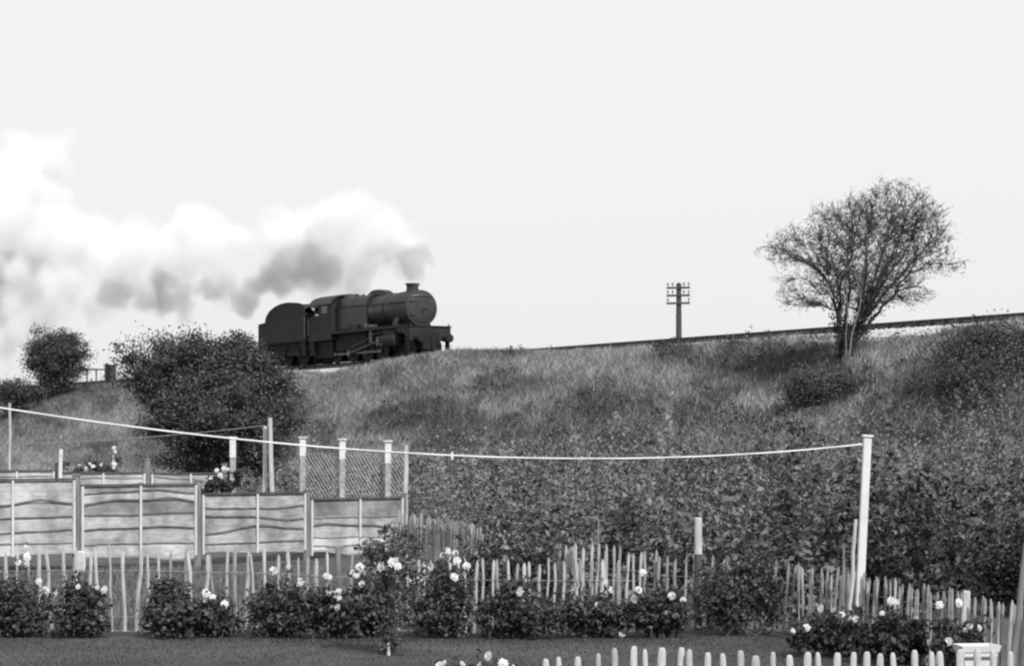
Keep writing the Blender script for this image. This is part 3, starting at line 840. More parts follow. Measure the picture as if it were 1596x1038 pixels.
def woody(name, label, cat, px, base_py, d, ells, counts, leaf_n, leaf_size, lm, seed, trunk_r=.16, stems=1, lift=.35, leaf_spread=.25, group=None, up=.25, bark=None, crown_name='crown', ground=True, leaf_up=.3, thin=1.0, ivy=0):
    r = np.random.default_rng(seed)
    b = G(px, d) if ground else P(px, base_py, d)
    root = thing(name, label, cat, b, 0, group)
    inv = np.array(b)
    lv = grow(np.array(b) - [0, 0, .15], ells, counts, r, trunk_r, stems, lift, up, strag=7 if ivy else 14)
    lv = [(p, [x * thin for x in q]) for p, q in lv]
    big = ([], [])
    for (p, q) in lv[:2]: big[0].extend(p); big[1].extend(q)
    v, f = tubes_np(big[0], big[1], 7)
    me = mesh_np('trunk', v - inv, f, [bark or M_bark]); me.polygons.foreach_set('use_smooth', [True] * len(me.polygons))
    link('trunk', me, root)
    sm = ([], [])
    for (p, q) in lv[2:]: sm[0].extend(p); sm[1].extend(q)
    if ivy:                                                    # dark small leaves thick about the stems
        tp_ = np.concatenate([p for p in lv[0][0]] + [p[:4] for p in lv[1][0]])
        ci = tp_[r.integers(0, len(tp_), ivy)] + r.normal(0, .13, (ivy, 3))
        ci = ci[ci[:, 2] > inv[2] + .3]
        iq = leaf_quads(ci - inv, .08 * r.uniform(.6, 1.3, len(ci)), None, .8, .7, r)
        link('foliage', mesh_np('foliage', iq.reshape(-1, 3), np.arange(len(iq) * 4).reshape(-1, 4), [M_dark]), root)
    # leaves gathered about the twigs
    src = np.concatenate([p[1:] for p in sm[0]] if sm[0] else [p for p in big[0]])
    if not ivy and leaf_n > 7000:                              # leaves massed on sprays with hollows between them
        ncl = leaf_n // 75
        sel = src[r.integers(0, len(src), ncl)]; wgt = r.uniform(.3, 1.6, ncl)
        idx = r.choice(ncl, leaf_n, p=wgt / wgt.sum())
        c = sel[idx] + r.normal(0, 1, (leaf_n, 3)) * (leaf_spread * r.uniform(.6, 1.5, ncl))[idx][:, None] * [1.15, 1.15, .75]
    else:
        idx = r.integers(0, len(src), leaf_n)
        c = src[idx] + r.normal(0, leaf_spread, (leaf_n, 3))
    cen = np.mean([e[:3] for e in ells], axis=0)
    nrm = unit(c - cen) * .6 + np.array([0, 0, leaf_up])
    lq = leaf_quads(c - inv, leaf_size * r.uniform(.6, 1.35, leaf_n), nrm, .7, .6, r)
    if sm[0]:
        v, f = tubes_np(sm[0], sm[1], 3)
        nv = len(v)
        V_ = np.concatenate([v - inv, lq.reshape(-1, 3)]); F_ = np.concatenate([f, np.arange(leaf_n * 4).reshape(-1, 4) + nv])
        mi = np.concatenate([np.zeros(len(f), int), np.ones(leaf_n, int)])
    else:
        V_, F_, mi = lq.reshape(-1, 3), np.arange(leaf_n * 4).reshape(-1, 4), np.ones(leaf_n, int)
    link(crown_name, mesh_np(crown_name, V_, F_, [bark or M_bark, lm], mi), root)
    return root

# hawthorn on the bank, nearly bare
d = slope_d(1310, 574)
he = [ell(1345, 395, 90, 85, d), ell(1395, 332, 62, 50, d, -.6), ell(1425, 365, 52, 44, d), ell(1330, 345, 45, 40, d, .3), ell(1250, 385, 52, 40, d, .6), ell(1212, 395, 30, 18, d, .4), ell(1285, 340, 30, 24, d, .5), ell(1440, 375, 45, 40, d), ell(1470, 412, 38, 18, d, .3), ell(1440, 330, 40, 24, d, -.3),
      ell(1255, 462, 45, 22, d, -.5), ell(1230, 440, 24, 14, d), ell(1410, 460, 48, 18, d, .4), ell(1335, 450, 50, 40, d), ell(1400, 420, 50, 30, d), ell(1300, 430, 45, 30, d), ell(1385, 290, 26, 14, d), ell(1350, 310, 30, 16, d)]
woody('hawthorn_tree', 'wide spreading nearly bare tree growing from the embankment slope right of the telegraph pole', 'tree', 1312, 575, d, he, (16, 150, 2300, 12000), 17000, .06, M_haw, 11, trunk_r=.15, stems=8, lift=.33, leaf_spread=.075, up=.12, thin=.7, ivy=5200)
# low growth round its foot, the pale bare stems in front of it
for (px0, pts) in ((1290, None),):
    st = thing('sapling', 'pale bare forked sapling stems in front of the spreading tree trunk', 'sapling', G(1322, d - .8))
    mb = MB(); o = st.location
    for path, rr in (([(1322, 572), (1328, 520), (1340, 480), (1345, 430), (1352, 370), (1350, 350)], .03), ([(1320, 572), (1318, 525), (1321, 490), (1319, 440), (1322, 410)], .022), ([(1342, 470), (1336, 440), (1330, 420)], .025), ([(1345, 430), (1356, 410), (1362, 395)], .02)):
        mb.tube([P(a, b_, d - 1.0) - o for a, b_ in path], [rr * (1 - .12 * k) for k in range(len(path))], 6)
    mb.build('stem', M_palebark, st, 60)

d = 62.0
be = [ell(325, 590, 112, 58, d), ell(250, 590, 66, 46, d, .5), ell(390, 600, 70, 55, d, -.4), ell(345, 650, 120, 58, d, -.8), ell(262, 645, 50, 46, d), ell(430, 645, 45, 45, d), ell(300, 545, 70, 28, d), ell(375, 548, 50, 26, d), ell(350, 710, 105, 45, d), ell(205, 560, 32, 30, d), ell(190, 595, 22, 22, d), ell(440, 600, 30, 25, d)]
woody('large_bush', 'large dense dark bush on the left hiding the rear of the tender', 'bush', 325, 735, d, lobes(be, 40, 5, .42), (14, 170, 2600), 80000, .084, M_bush, 12, trunk_r=.12, stems=5, lift=.5, leaf_spread=.15)
d = 140.0
te = [ell(92, 560, 50, 40, d), ell(70, 565, 34, 32, d, .5), ell(110, 545, 34, 30, d, -.5), ell(92, 535, 28, 22, d), ell(85, 595, 30, 24, d)]
woody('round_tree', 'rounded dark tree on the embankment crest at the far left', 'tree', 82, 615, d, lobes(te, 12, 6), (8, 60, 900), 22000, .13, M_haw, 13, trunk_r=.14, stems=2, lift=.35, leaf_spread=.22)
d = 138.0
le = [ell(30, 608, 34, 16, d), ell(0, 615, 40, 22, d), ell(58, 612, 22, 14, d), ell(-50, 610, 40, 22, d)]
woody('low_bush', 'low dark bushes spreading left from the rounded tree on the crest', 'bush', 20, 630, d, le, (6, 40, 300), 12000, .13, M_haw, 14, trunk_r=.06, stems=3, lift=.4, leaf_spread=.25)
d = slope_d(1540, 600)
re_ = [ell(1530, 560, 60, 46, d), ell(1590, 545, 55, 40, d), ell(1500, 600, 42, 40, d, -1.0), ell(1560, 605, 70, 45, d, -1.2), ell(1620, 570, 60, 50, d), ell(1478, 560, 26, 26, d, .4), ell(1540, 525, 40, 18, d, .5), ell(1530, 640, 50, 24, d, -2.2)]
woody('bramble_bush', 'broad bush at the top of the bank against the right edge', 'bush', 1545, 640, d, lobes(re_, 14, 7), (8, 80, 900), 46000, .085, M_bush, 15, trunk_r=.06, stems=4, lift=.4, leaf_spread=.3)
d = slope_d(1290, 632)
se = [ell(1270, 603, 40, 28, d), ell(1310, 600, 36, 26, d), ell(1290, 620, 40, 22, d), ell(1240, 612, 22, 18, d)]
woody('small_bush', 'small dark bush on the slope directly below the spreading tree', 'bush', 1290, 640, d, lobes(se, 8, 8), (6, 50, 300), 9000, .08, M_bush, 16, trunk_r=.05, stems=3, lift=.4, leaf_spread=.2)
d = 24.3
de = [ell(1150, 925, 45, 42, d), ell(1125, 945, 32, 34, d), ell(1185, 915, 34, 36, d), ell(1165, 885, 28, 20, d), ell(1200, 945, 24, 26, d), ell(1096, 935, 16, 44, d, -.1), ell(1110, 890, 18, 16, d, -.2)]
woody('overgrown_bush', 'tangled dark bush overgrowing the paling fence right of the stout post', 'bush', 1150, 980, d, de, (7, 50, 320), 6000, .05, M_weed, 17, trunk_r=.015, stems=4, lift=.4, leaf_spread=.06)
d = 27.0
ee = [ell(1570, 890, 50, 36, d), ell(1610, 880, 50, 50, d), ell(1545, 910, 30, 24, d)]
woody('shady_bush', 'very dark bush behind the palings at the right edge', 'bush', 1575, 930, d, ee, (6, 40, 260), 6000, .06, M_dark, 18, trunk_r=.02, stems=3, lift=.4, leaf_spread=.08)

# ------------------------------------------------------------------ grass and scrub on the bank (uncountable)
def zone(px, py, ells_):
    m = np.zeros(len(px))
    for (cx, cy, rx, ry) in ells_:
        m = np.maximum(m, 1 - ((px - cx) / rx) ** 2 - ((py - cy) / ry) ** 2)
    return m
DARK = [(690, 675, 95, 55), (960, 640, 110, 50), (1180, 565, 130, 32), (870, 690, 140, 45), (1290, 600, 80, 40), (1530, 600, 140, 80), (1440, 650, 110, 60), (1230, 575, 110, 45), (1100, 640, 60, 40), (780, 610, 70, 30), (600, 650, 60, 30), (780, 545, 45, 12), (1060, 560, 60, 25), (90, 600, 80, 40), (330, 680, 200, 80)]
n_t = 210000
aa = rng.uniform(A0 - 95, A0 + 58, n_t); qq = rng.uniform(Q0 - 25, Q0 - 3.3, n_t)
xx, yy = XY(qq, aa)
keep = (np.abs(xx / yy) < .27) & (yy > 42)
xx, yy, qq, aa = xx[keep], yy[keep], qq[keep], aa[keep]
zz = Hn(xx, yy)
px, py = PXY(xx, yy, zz)
_w1 = fnoise(px * .011 + 7, py * .02 + 3); _w2 = fnoise(px * .035 + 2, py * .05)
dk = np.clip(zone(px + 90 * (_w1 - .5), py + 50 * (_w2 - .5), DARK) + 1.3 * (_w2 - .55), 0, 1)
pat = fnoise(px * .012, py * .03) * .6 + fnoise(px * .05, py * .08) * .4
bare = (np.exp(-((aa + 59.6) / 2.8) ** 2) + np.exp(-((aa + 102.5) / 2.5) ** 2)) * (qq > Q0 - 6.0)
keep = rng.random(len(xx)) > bare * 1.1
scr_line = np.interp(px, [0, 470, 560, 700, 850, 1000, 1150, 1300, 1450, 1600], [720, 760, 740, 705, 720, 690, 650, 655, 645, 620]) + 40 * (pat - .5)
keep &= py < scr_line + 75
xx, yy, zz, px, py, dk, pat, qq = [v[keep] for v in (xx, yy, zz, px, py, dk, pat, qq)]
nb = 6
T_ = len(xx)
ht = (.13 + .30 * rng.random(T_) ** 1.8) * (.75 + .5 * pat) * np.interp(qq, [Q0 - 8, Q0 - 4.2, Q0 - 3.3], [1, .8, .55])
tone_t = np.clip(.55 + 1.5 * (pat - .5) - .42 * np.clip(dk * 1.6, 0, 1) + rng.normal(0, .16, T_), .0, 1)
bx = np.repeat(np.stack([xx, yy, zz], 1), nb, 0) + rng.normal(0, .14, (T_ * nb, 3)) * [1, 1, 0]
az = rng.uniform(0, 2 * math.pi, T_ * nb); lean = rng.uniform(.2, 1.3, T_ * nb)
hh = np.repeat(ht, nb) * rng.uniform(.6, 1.2, T_ * nb)
tipv = np.stack([np.cos(az) * lean, np.sin(az) * lean, np.ones_like(az)], 1) * hh[:, None]
sd = np.stack([-np.sin(az + .8), np.cos(az + .8), np.zeros_like(az)], 1) * (rng.uniform(.012, .034, T_ * nb))[:, None]
tris = np.stack([bx - sd, bx + sd, bx + tipv], 1)
tag(link('embankment_grass', quads_mesh('embankment_grass', tris, M_blade, np.clip(np.repeat(tone_t, nb) + rng.normal(0, .1, T_ * nb), 0, 1), nper=3)), 'long rough grass covering the railway embankment slope', 'grass', kind='stuff')

# leafy scrub: brambles, nettles and willowherb over the foot of the bank and the waste ground
def scrub(name, label, n_c, sampler, leaves, size, hfun, seed, lm=M_scrub, rad=(.22, .45), gap=0):
    r = np.random.default_rng(seed)
    x, y = sampler(r, n_c)
    z = Hn(x, y); p_, q_ = PXY(x, y, z)
    h = hfun(x, y, p_, q_, r) * (.35 + 1.15 * r.random(len(x)) ** 1.3)
    ok = h > .06
    x, y, z, h = x[ok], y[ok], z[ok], h[ok]
    n = len(x)
    if gap:                                                        # bare gaps between the stands
        g_ = fnoise(x * 1.1 + 9, y * .55 + 4, 2); k_ = (g_ > gap - .14 * sstep(36, 50, y)) | (y > 54); x, y, z, h = x[k_], y[k_], z[k_], h[k_]
    n = len(x)
    ct = np.clip(.42 + 2.0 * (fnoise(x * .5, y * .3, 3) - .5) + r.normal(0, .2, n), 0, 1)
    R = r.uniform(rad[0], rad[1], n)
    # leaves set round a leaning stem, largest low down, drooping outwards
    u = r.random(n * leaves) ** .8
    az = r.uniform(0, 6.283, n * leaves)
    lean = np.repeat(r.normal(0, .22, (n, 2)), leaves, 0)
    Rr = np.repeat(R, leaves) * (1.05 - .75 * u) * r.uniform(.25, 1, n * leaves); hh = np.repeat(h, leaves)
    c = np.repeat(np.stack([x, y, z], 1), leaves, 0)
    c[:, 0] += np.cos(az) * Rr + lean[:, 0] * u * hh; c[:, 1] += np.sin(az) * Rr + lean[:, 1] * u * hh; c[:, 2] += hh * (.08 + .92 * u)
    dv = np.stack([np.cos(az) * .8, np.sin(az) * .8, .65 + 0 * az], 1)
    sz = size * r.uniform(.5, 1.4, n * leaves) * np.interp(c[:, 1], [26, 34, 45, 80], [1.35, 1.25, 1.05, 1.25])
    q = leaf_quads(c, sz, dv, .35, .48, r)
    tone = np.clip(np.repeat(ct, leaves) + r.normal(0, .16, n * leaves), 0, 1)
    o = link(name, quads_mesh(name, q, lm, tone)); tag(o, label, 'undergrowth', kind='stuff')
def samp_front(r, n):
    y = 26.2 + 54 * r.random(n) ** 1.5
    x = r.uniform(-.25, .27, n) * y
    return x, y
def h_front(x, y, px, py, r):
    line = np.interp(px, [350, 470, 560, 640, 700, 850, 1000, 1150, 1300, 1450, 1600], [740, 720, 715, 700, 690, 700, 670, 640, 648, 640, 610])
    back = sstep(line - 15, line + 40, py)                          # fades into the grass up the slope
    h = (.45 + 1.5 * fnoise(x * .45, y * .3, 3)) * back * np.interp(y, [26, 45, 70], [1.25, 1.0, .7])
    dist_f = y - (FENCE_Y(x) + np.interp(px, [620, 760, 800, 900, 1000], [17.5, 12, 8, 3, 1.0]))
    h = h * sstep(.2, 4.0, dist_f)
    left = np.where(y > 47, sstep(360, 440, px), sstep(640, 690, px))
    return h * left
scrub('scrub', 'dense leafy scrub and brambles filling the foot of the bank behind the palings', 8200, samp_front, 52, .078, h_front, 21, rad=(.14, .42), gap=.47)
# weeds swallowing the corner where the two paling fences meet
def samp_corner(r, n):
    px = r.uniform(620, 960, n); y = np.interp(px, [620, 780, 900, 960], [34, 29, 26.6, 26.0]) + r.uniform(-.9, .9, n) * np.interp(px, [620, 780, 900], [3.0, 2, .6])
    return (px - W / 2) / FOC * y, y
def h_corner(x, y, px, py, r):
    return np.interp(px, [620, 700, 745, 790, 860, 900, 960], [.12, .18, .45, 1.0, .9, .5, .25]) * (.7 + .6 * fnoise(x * 1.2, y * .8, 2))
scrub('weeds', 'weeds and brambles swallowing the corner where the paling fences meet', 520, samp_corner, 50, .06, h_corner, 25, rad=(.15, .34))
# darker bramble patches climbing the slope
def samp_bank(r, n):
    a = r.uniform(A0 - 90, A0 + 56, n); q = r.uniform(Q0 - 21, Q0 - 4.5, n); x, y = XY(q, a)
    k = (np.abs(x / y) < .27) & (y > 44); return x[k], y[k]
def h_bank(x, y, px, py, r):
    w1 = fnoise(px * .011 + 7, py * .02 + 3); m = fnoise(px * .035 + 2, py * .05)
    dk = zone(px + 90 * (w1 - .5), py + 50 * (m - .5), DARK) + 1.6 * (m - .55)
    return np.where((dk > .12) & (r.random(len(x)) < np.clip(dk * 1.5, .25, .85)), .18 + .42 * r.random(len(x)), 0)
scrub('bramble_patch', 'dark bramble and weed patches scattered over the grassy slope', 9000, samp_bank, 26, .085, h_bank, 22, leafmat('bramble_leaf', .03, .17, .2, tone=True))

# short lawn blades
def blades(name, label, n, x0, x1, y0, y1, h0, h1, w_, mtl, seed, ok):
    r = np.random.default_rng(seed)
    x = r.uniform(x0, x1, n); y = r.uniform(y0, y1, n)
    k = ok(x, y) & (np.abs(x / y) < .26); x, y = x[k], y[k]; n = len(x); z = Hn(x, y)
    az = r.uniform(0, 6.28, n); le_ = r.uniform(.1, .9, n); h = r.uniform(h0, h1, n) * (.6 + .8 * fnoise(x * 1.3, y * 1.3, 3))
    b = np.stack([x, y, z - .003], 1); sd = np.stack([-np.sin(az), np.cos(az), 0 * az], 1) * w_
    t = np.stack([np.cos(az) * le_, np.sin(az) * le_, 1 + 0 * az], 1) * h[:, None]
    tag(link(name, quads_mesh(name, np.stack([b - sd, b + sd, b + t], 1), mtl, nper=3)), label, 'grass', kind='stuff')
blades('lawn_grass', 'short mown lawn grass in front of the flower border', 90000, -6.5, 4.2, 14.0, 24.6, .012, .03, .006, M_lawnblade, 31, lambda x, y: (y < FENCE_Y(x) - 1.0))
blades('rear_grass', 'longer pale grass between the paling fence and the board fence', 80000, -9.0, .6, 25.0, 36, .03, .10, .009, leafmat('rear_grass', .09, .2, .3, gloss=.02), 32, lambda x, y: (y > FENCE_Y(x) + .1))

# ------------------------------------------------------------------ board fences
def board_mesh(L, h, seed, tilt=.028, n=14):
    """waney edged board: length along x from 0, lower edge uneven with a strip of bark, leaning out at its foot (towards -y)"""
    r = random.Random(seed)
    mb = MB()
    ph, ph2, am = r.uniform(0, 6), r.uniform(0, 6), r.choice([.004, .008, .014, .026, .045])
    fr1, fr2 = r.uniform(2.5, 6), r.uniform(9, 14)
    vs, fs, mi = [], [], []
    top, low, edge = [], [], []
    for i in range(n + 1):
        t = i / n; x = L * t
        w_ = am * math.sin(ph + t * fr1) + am * .4 * math.sin(ph2 + t * fr2) + r.uniform(-.003, .003)
        zl = w_; e = .004 + .009 * abs(math.sin(ph2 + t * 7)) + am * .4
        top.append((x, 0, h)); low.append((x, -tilt, zl + e)); edge.append((x, -tilt - .003, zl))
    th = .012
    K = n + 1
    vs = top + low + edge + [(x, y + th, z) for x, y, z in edge] + [(x, y + th, z) for x, y, z in top]
    for i in range(n):
        for r_, m in ((0, 0), (1, 1), (2, 1), (3, 0), (4, 0)):
            a = r_ * K; b = ((r_ + 1) % 5) * K
            fs.append((a + i, a + i + 1, b + i + 1, b + i)); mi.append(m)
    for i in (0, n): fs.append(tuple(k * K + i for k in range(5))); mi.append(0)
    mb.v, mb.f, mb.m = vs, fs, mi
    return mb.mesh('board', [M_board, r.choice([M_edge, M_edge2])])

def board_fence(name, label, group, posts, panels, seed, cutl, spur=(), pwid=.055):
    """posts: (px, d, top_py); panels: (top_left_py, top_right_py, bottom_py, batten fraction)"""
    r = random.Random(seed)
    p0 = G(posts[0][0], posts[0][1])
    root = thing(name, label, 'fence', p0, 0, group)
    pp = []
    for (px, d, ty) in posts:
        b = G(px, d); tz = P(px, ty, d).z
        pp.append((b, tz))
        mb = MB(); mb.bevbox(-pwid, pwid, -pwid, pwid, -.25, tz - b.z, .012)
        o = mb.build('post', M_fpost, root); o.location = b - p0
        mb = MB(); mb.bevbox(-pwid * 1.25, pwid * 1.25, -pwid * 1.25, pwid * 1.25, tz - b.z, tz - b.z + .025, .008)
        c = mb.build('post_cap', M_fpost, o)
    for i, pn in enumerate(panels):
        if pn is None: continue
        tl, tr, bt, bf = pn
        (b0, _), (b1, _) = pp[i], pp[i + 1]
        d0, d1 = posts[i][1], posts[i + 1][1]
        dirv = Vector((b1.x - b0.x, b1.y - b0.y, 0)); L = dirv.length - 2 * pwid - .02; ang = math.atan2(dirv.y, dirv.x)
        dn = dirv.normalized()
        st = Vector((b0.x, b0.y, 0)) + dn * (pwid + .01)
        ztop = (P(0, tl, d0).z + P(0, tr, d1).z) / 2
        zbot = P(0, bt, (d0 + d1) / 2).z
        pm = MB()
        # capping, side battens, centre batten
        pm.box(-.0, L, -.05, .045, ztop - .012, ztop + .018, 0)
        pm.box(0, .035, -.062, -.030, zbot, ztop - .014, 1); pm.box(L - .035, L, -.062, -.030, zbot, ztop - .014, 1)
        panel = pm.build('panel', [M_cap, M_batten], root); panel.location = st - p0 - Vector((0, 0, 0)); panel.location.z = -p0.z; panel.rotation_euler = (0, 0, ang)
        mb = MB(); mb.bevbox(L * bf - .02, L * bf + .02, -.068, -.040, zbot - .01, ztop - .014, .004); mb.build('batten', M_batten, panel)
        hh = ztop - .014 - zbot
        cuts = cutl[i]
        for k in range(len(cuts) - 1):
            zt_, zb_ = ztop - .016 - cuts[k] * hh, ztop - .016 - cuts[k + 1] * hh
            o = link('board', board_mesh(L - .006, zt_ - zb_ + (.045 if k else 0), seed * 100 + i * 17 + k), panel)
            o.location = (.003, -.004 + .001 * (k % 3), zb_)
    for (px, d, ty, h) in spur:
        b = G(px, d); tz = P(px, ty, d).z
        mb = MB(); mb.bevbox(-.075, .075, -.05, .05, -.2, tz - b.z, .03); o = mb.build('concrete_spur', M_conc, root); o.location = b - p0
    return root

board_fence('board_fence', 'pale waney edged board fence with four wide panels across the left', None,
            [(-80, 33.2, 735), (119, 35.0, 741), (308, 36.9, 749), (478, 38.7, 764), (629, 40.6, 770)],
            [(747, 748, 866, .47), (755, 756, 869, .5), (768, 769, 860, .52), (776, 777, 862, .52)], 5, [[0, .33, .5, .69, .84, 1], [0, .09, .23, .39, .6, .8, 1], [0, .23, .41, .61, .83, 1], [0, .32, .5, .68, .83, 1]], spur=[(126, 34.85, 858, 0)])
board_fence('board_fence', 'second lower board fence further back behind the pale board panels', None,
            [(-40, 48.6, 722), (89, 49.4, 722), (230, 50.3, 716), (350, 51.2, 724)],
            [(733, 734, 800, .5), (736, 737, 800, .5), (737, 738, 800, .55)], 8, [[0, .12, .3, .5, .75, 1]] * 3, pwid=.06)

# ------------------------------------------------------------------ chain link fence with white topped posts
cl = thing('chain_link_fence', 'chain link fence on white topped posts behind the board fence', 'fence', G(472, 46.5))
cp = [(363, 48.0, 683, 30), (472, 46.5, 683, 28), (534, 45.5, 686, 30), (605, 44.3, 689, 33)]
o0 = cl.location
for (px, d, ty, wl) in cp:
    b = G(px, d); tz = P(px, ty, d).z - b.z
    mb = MB(); wz = wl / S(d)
    mb.bevbox(-.06, .06, -.06, .06, -.2, tz - wz, .012)
    po = mb.build('post', mat('mottled_post', .12, .5, 7, .9, .4), cl); po.location = b - o0
    mb = MB(); mb.bevbox(-.064, .064, -.064, .064, tz - wz + .002, tz, .01); mb.build('white_top', M_white, po)
    mb = MB(); mb.bevbox(-.09, .09, -.09, .09, tz + .001, tz + .035, .01); mb.build('post_cap', M_conc, po)
mb = MB()
for i in range(1, len(cp) - 0):
    pxa, da = cp[i][0], cp[i][1]
    pxb, db = (cp[i + 1][0], cp[i + 1][1]) if i + 1 < len(cp) else (629, 43.9)
    a = G(pxa, da); b = G(pxb, db); a = Vector((a.x, a.y, 0)); b = Vector((b.x, b.y, 0)); L = (b - a).length
    zb, ztp = .35, P(0, 706, da).z
    hh = ztp - zb; cell = .085
    k = -hh
    while k < L:
        for sgn in (1, -1):
            x0, x1 = (k, k + hh) if sgn == 1 else (k + hh, k)
            z0, z1 = zb, ztp
            # clip to the bay
            p = []
            for t in (0, 1):
                x = x0 + (x1 - x0) * t
                p.append((x, z0 + (z1 - z0) * t))
            (xa, za), (xb, zb2) = p
            if xa > xb: xa, za, xb, zb2 = xb, zb2, xa, za
            if xb <= 0 or xa >= L: continue
            sl_ = (zb2 - za) / (xb - xa)
            if xa < 0: za -= sl_ * xa; xa = 0
            if xb > L: zb2 -= sl_ * (xb - L); xb = L
            pa = a.lerp(b, xa / L) + Vector((0, 0, za)); pb = a.lerp(b, xb / L) + Vector((0, 0, zb2))
            mb.tube([pa - o0, pb - o0], .0055 if sgn == -1 else .0035, 3, caps=False)
        k += cell * 1.414
    for z in (zb, (zb + ztp) / 2, ztp):
        mb.tube([a + Vector((0, 0, z)) - o0, b + Vector((0, 0, z)) - o0], .005, 4, caps=False)
tag(mb.build('wire_mesh', M_wire, cl), kind='stuff')

# ------------------------------------------------------------------ poles and stakes
def stake(name, label, cat, px, d, pxt, ty, r0, r1, mt, base_dz=0, white=None, group=None, wob=.01, n=8):
    b = G(px, d); t = P(pxt, ty, d)
    root = thing(name, label, cat, b, 0, group)
    v = t - b
    mb = MB()
    pts = [Vector((0, 0, -.25))] + [v * k + Vector((random.uniform(-wob, wob), random.uniform(-wob, wob), 0)) for k in (.15, .35, .55, .75)] + [v]
    mb.tube(pts, list(np.linspace(r0, r1, 6)), n); mb.build('shaft', mt, root, 60)
    return root, v
stake('wooden_pole', 'tall rough wooden pole behind the board fence, taller of a pair', 'pole', 426, 46.0, 421, 651, .055, .045, M_palew)
stake('wooden_pole', 'shorter wooden pole beside the tall rough one, second clothes line tied to it', 'pole', 412, 46.3, 413, 664, .05, .042, M_conc)
stake('fence_pole', 'plain grey pole standing at the right end of the board fence', 'pole', 631, 40.9, 633, 693, .05, .045, M_palew)
stake('garden_pole', 'thin pale pole rising at the extreme left behind the board fences', 'pole', 16, 52.0, 15, 628, .035, .03, M_palew)
stake('garden_post', 'short white post standing by the second board fence', 'post', 93, 49.0, 95, 700, .05, .045, M_white)
rt, v = stake('stout_post', 'stout pale topped wooden post rising from the paling fence into the scrub', 'post', 1089, 25.0, 1088, 808, .043, .041, M_bark)
mb = MB(); mb.tube([v * .68, v * 1.0], [.046, .044], 12); mb.tube([v, v + Vector((0, 0, .012))], [.044, .03], 12); mb.build('pale_top', M_palew, rt, 50)
stake('leaning_pole', 'long thin pale pole leaning beside the white clothes post', 'pole', 1322, 22.2, 1334, 809, .024, .018, M_palew)
stake('garden_stake', 'short thin stake left of the leaning pole at the palings', 'stake', 1311, 22.9, 1315, 846, .016, .012, M_palew)
stake('dark_post', 'dark stump of a post beside the leaning pole', 'post', 1317, 23.3, 1318, 884, .04, .04, M_bark)
stake('leaning_pole', 'grey pole leaning out of the picture at the right edge', 'pole', 1568, 16.5, 1600, 845, .026, .024, M_fpost)
rt, v = stake('garden_stake', 'thin bent stake with a hooked top in front of the scrub', 'stake', 932, 27.5, 933, 812, .018, .014, M_fpost)
mb = MB(); mb.tube([v, v + Vector((-.04, 0, .03)), v + Vector((-.12, 0, .05)), v + Vector((-.2, 0, .04))], [.018, .016, .012, .008], 6); mb.build('hook', M_fpost, rt, 60)
rt, v = stake('garden_stake', 'short stake with a crosspiece on top standing at the palings', 'stake', 531, 25.2, 527, 853, .032, .03, M_fpost)
mb = MB(); mb.tube([v + Vector((-.14, 0, .01)), v + Vector((.06, 0, .0))], .014, 6); mb.build('crosspiece', M_fpost, rt)

# ------------------------------------------------------------------ clothes line on its white post
dpost = 22.5
b = G(1336, dpost); t = P(1352, 681, dpost)
wp = thing('clothes_post', 'tall white painted clothes line post leaning right by the palings', 'post', b)
v = t - b
Mq = Vector((0, 0, 1)).rotation_difference(v.normalized()).to_matrix().to_4x4()
L = v.length
mb = MB(); mb.bevbox(-.040, .040, -.036, .036, .42, L, .008); o = mb.build('shaft', M_white, wp); o.matrix_local = Mq
mb = MB(); mb.bevbox(-.045, .045, -.045, .045, -.3, .418, .008); o = mb.build('post_base', M_bark, wp); o.matrix_local = Mq
mb = MB(); mb.bevbox(-.055, .055, -.05, .05, L + .001, L + .022, .006); o = mb.build('post_cap', M_white, wp); o.matrix_local = Mq
mb = MB(); mb.tube([(-.03, 0, L - .09), (-.07, 0, L - .085), (-.08, 0, L - .065)], .012, 6); o = mb.build('hook', M_white, wp); o.matrix_local = Mq
A = P(1345, 692, dpost)
obs = [(0, 637), (240, 668), (470, 692), (705, 711), (900, 715), (1100, 711)]
dB, pxB = 15.5, -420
xB = X(pxB, dB)
rows_, rhs = [], []
for (opx, opy) in obs:
    # t where the straight plan line A-B meets this picture column
    k = (opx - W / 2) / FOC
    t_ = (k * A.y - A.x) / ((xB - A.x) - k * (dB - A.y))
    dd_ = A.y + t_ * (dB - A.y); z = EYE + (HORY - opy) / FOC * dd_
    rows_.append([t_, -4 * t_ * (1 - t_)]); rhs.append(z - A.z)
sol = np.linalg.lstsq(np.array(rows_), np.array(rhs), rcond=None)[0]
def line_at(t_):
    return Vector((A.x + t_ * (xB - A.x), A.y + t_ * (dB - A.y), A.z + sol[0] * t_ - 4 * sol[1] * t_ * (1 - t_)))
mb = MB(); mb.tube([line_at(t_) - A for t_ in np.linspace(0, 1, 70)], .0075, 6)
o = mb.build('clothes_line', M_line, smooth=60); o.location = A
tag(o, 'white sagging clothes line stretched from the white post across the garden', 'clothes line')
k = (705 - W / 2) / FOC; tp_ = (k * A.y - A.x) / ((xB - A.x) - k * (dB - A.y)); pp_ = line_at(tp_)
pg = thing('clothes_peg', 'single white peg clipped on the long clothes line', 'peg', pp_)
for s in (-1, 1):
    mb = MB(); mb.prism([(-.008, .03), (.008, .03), (.01, 0), (.008, -.035), (-.008, -.035), (-.01, 0)], s * .004, s * .016); mb.build('prong', M_white, pg)
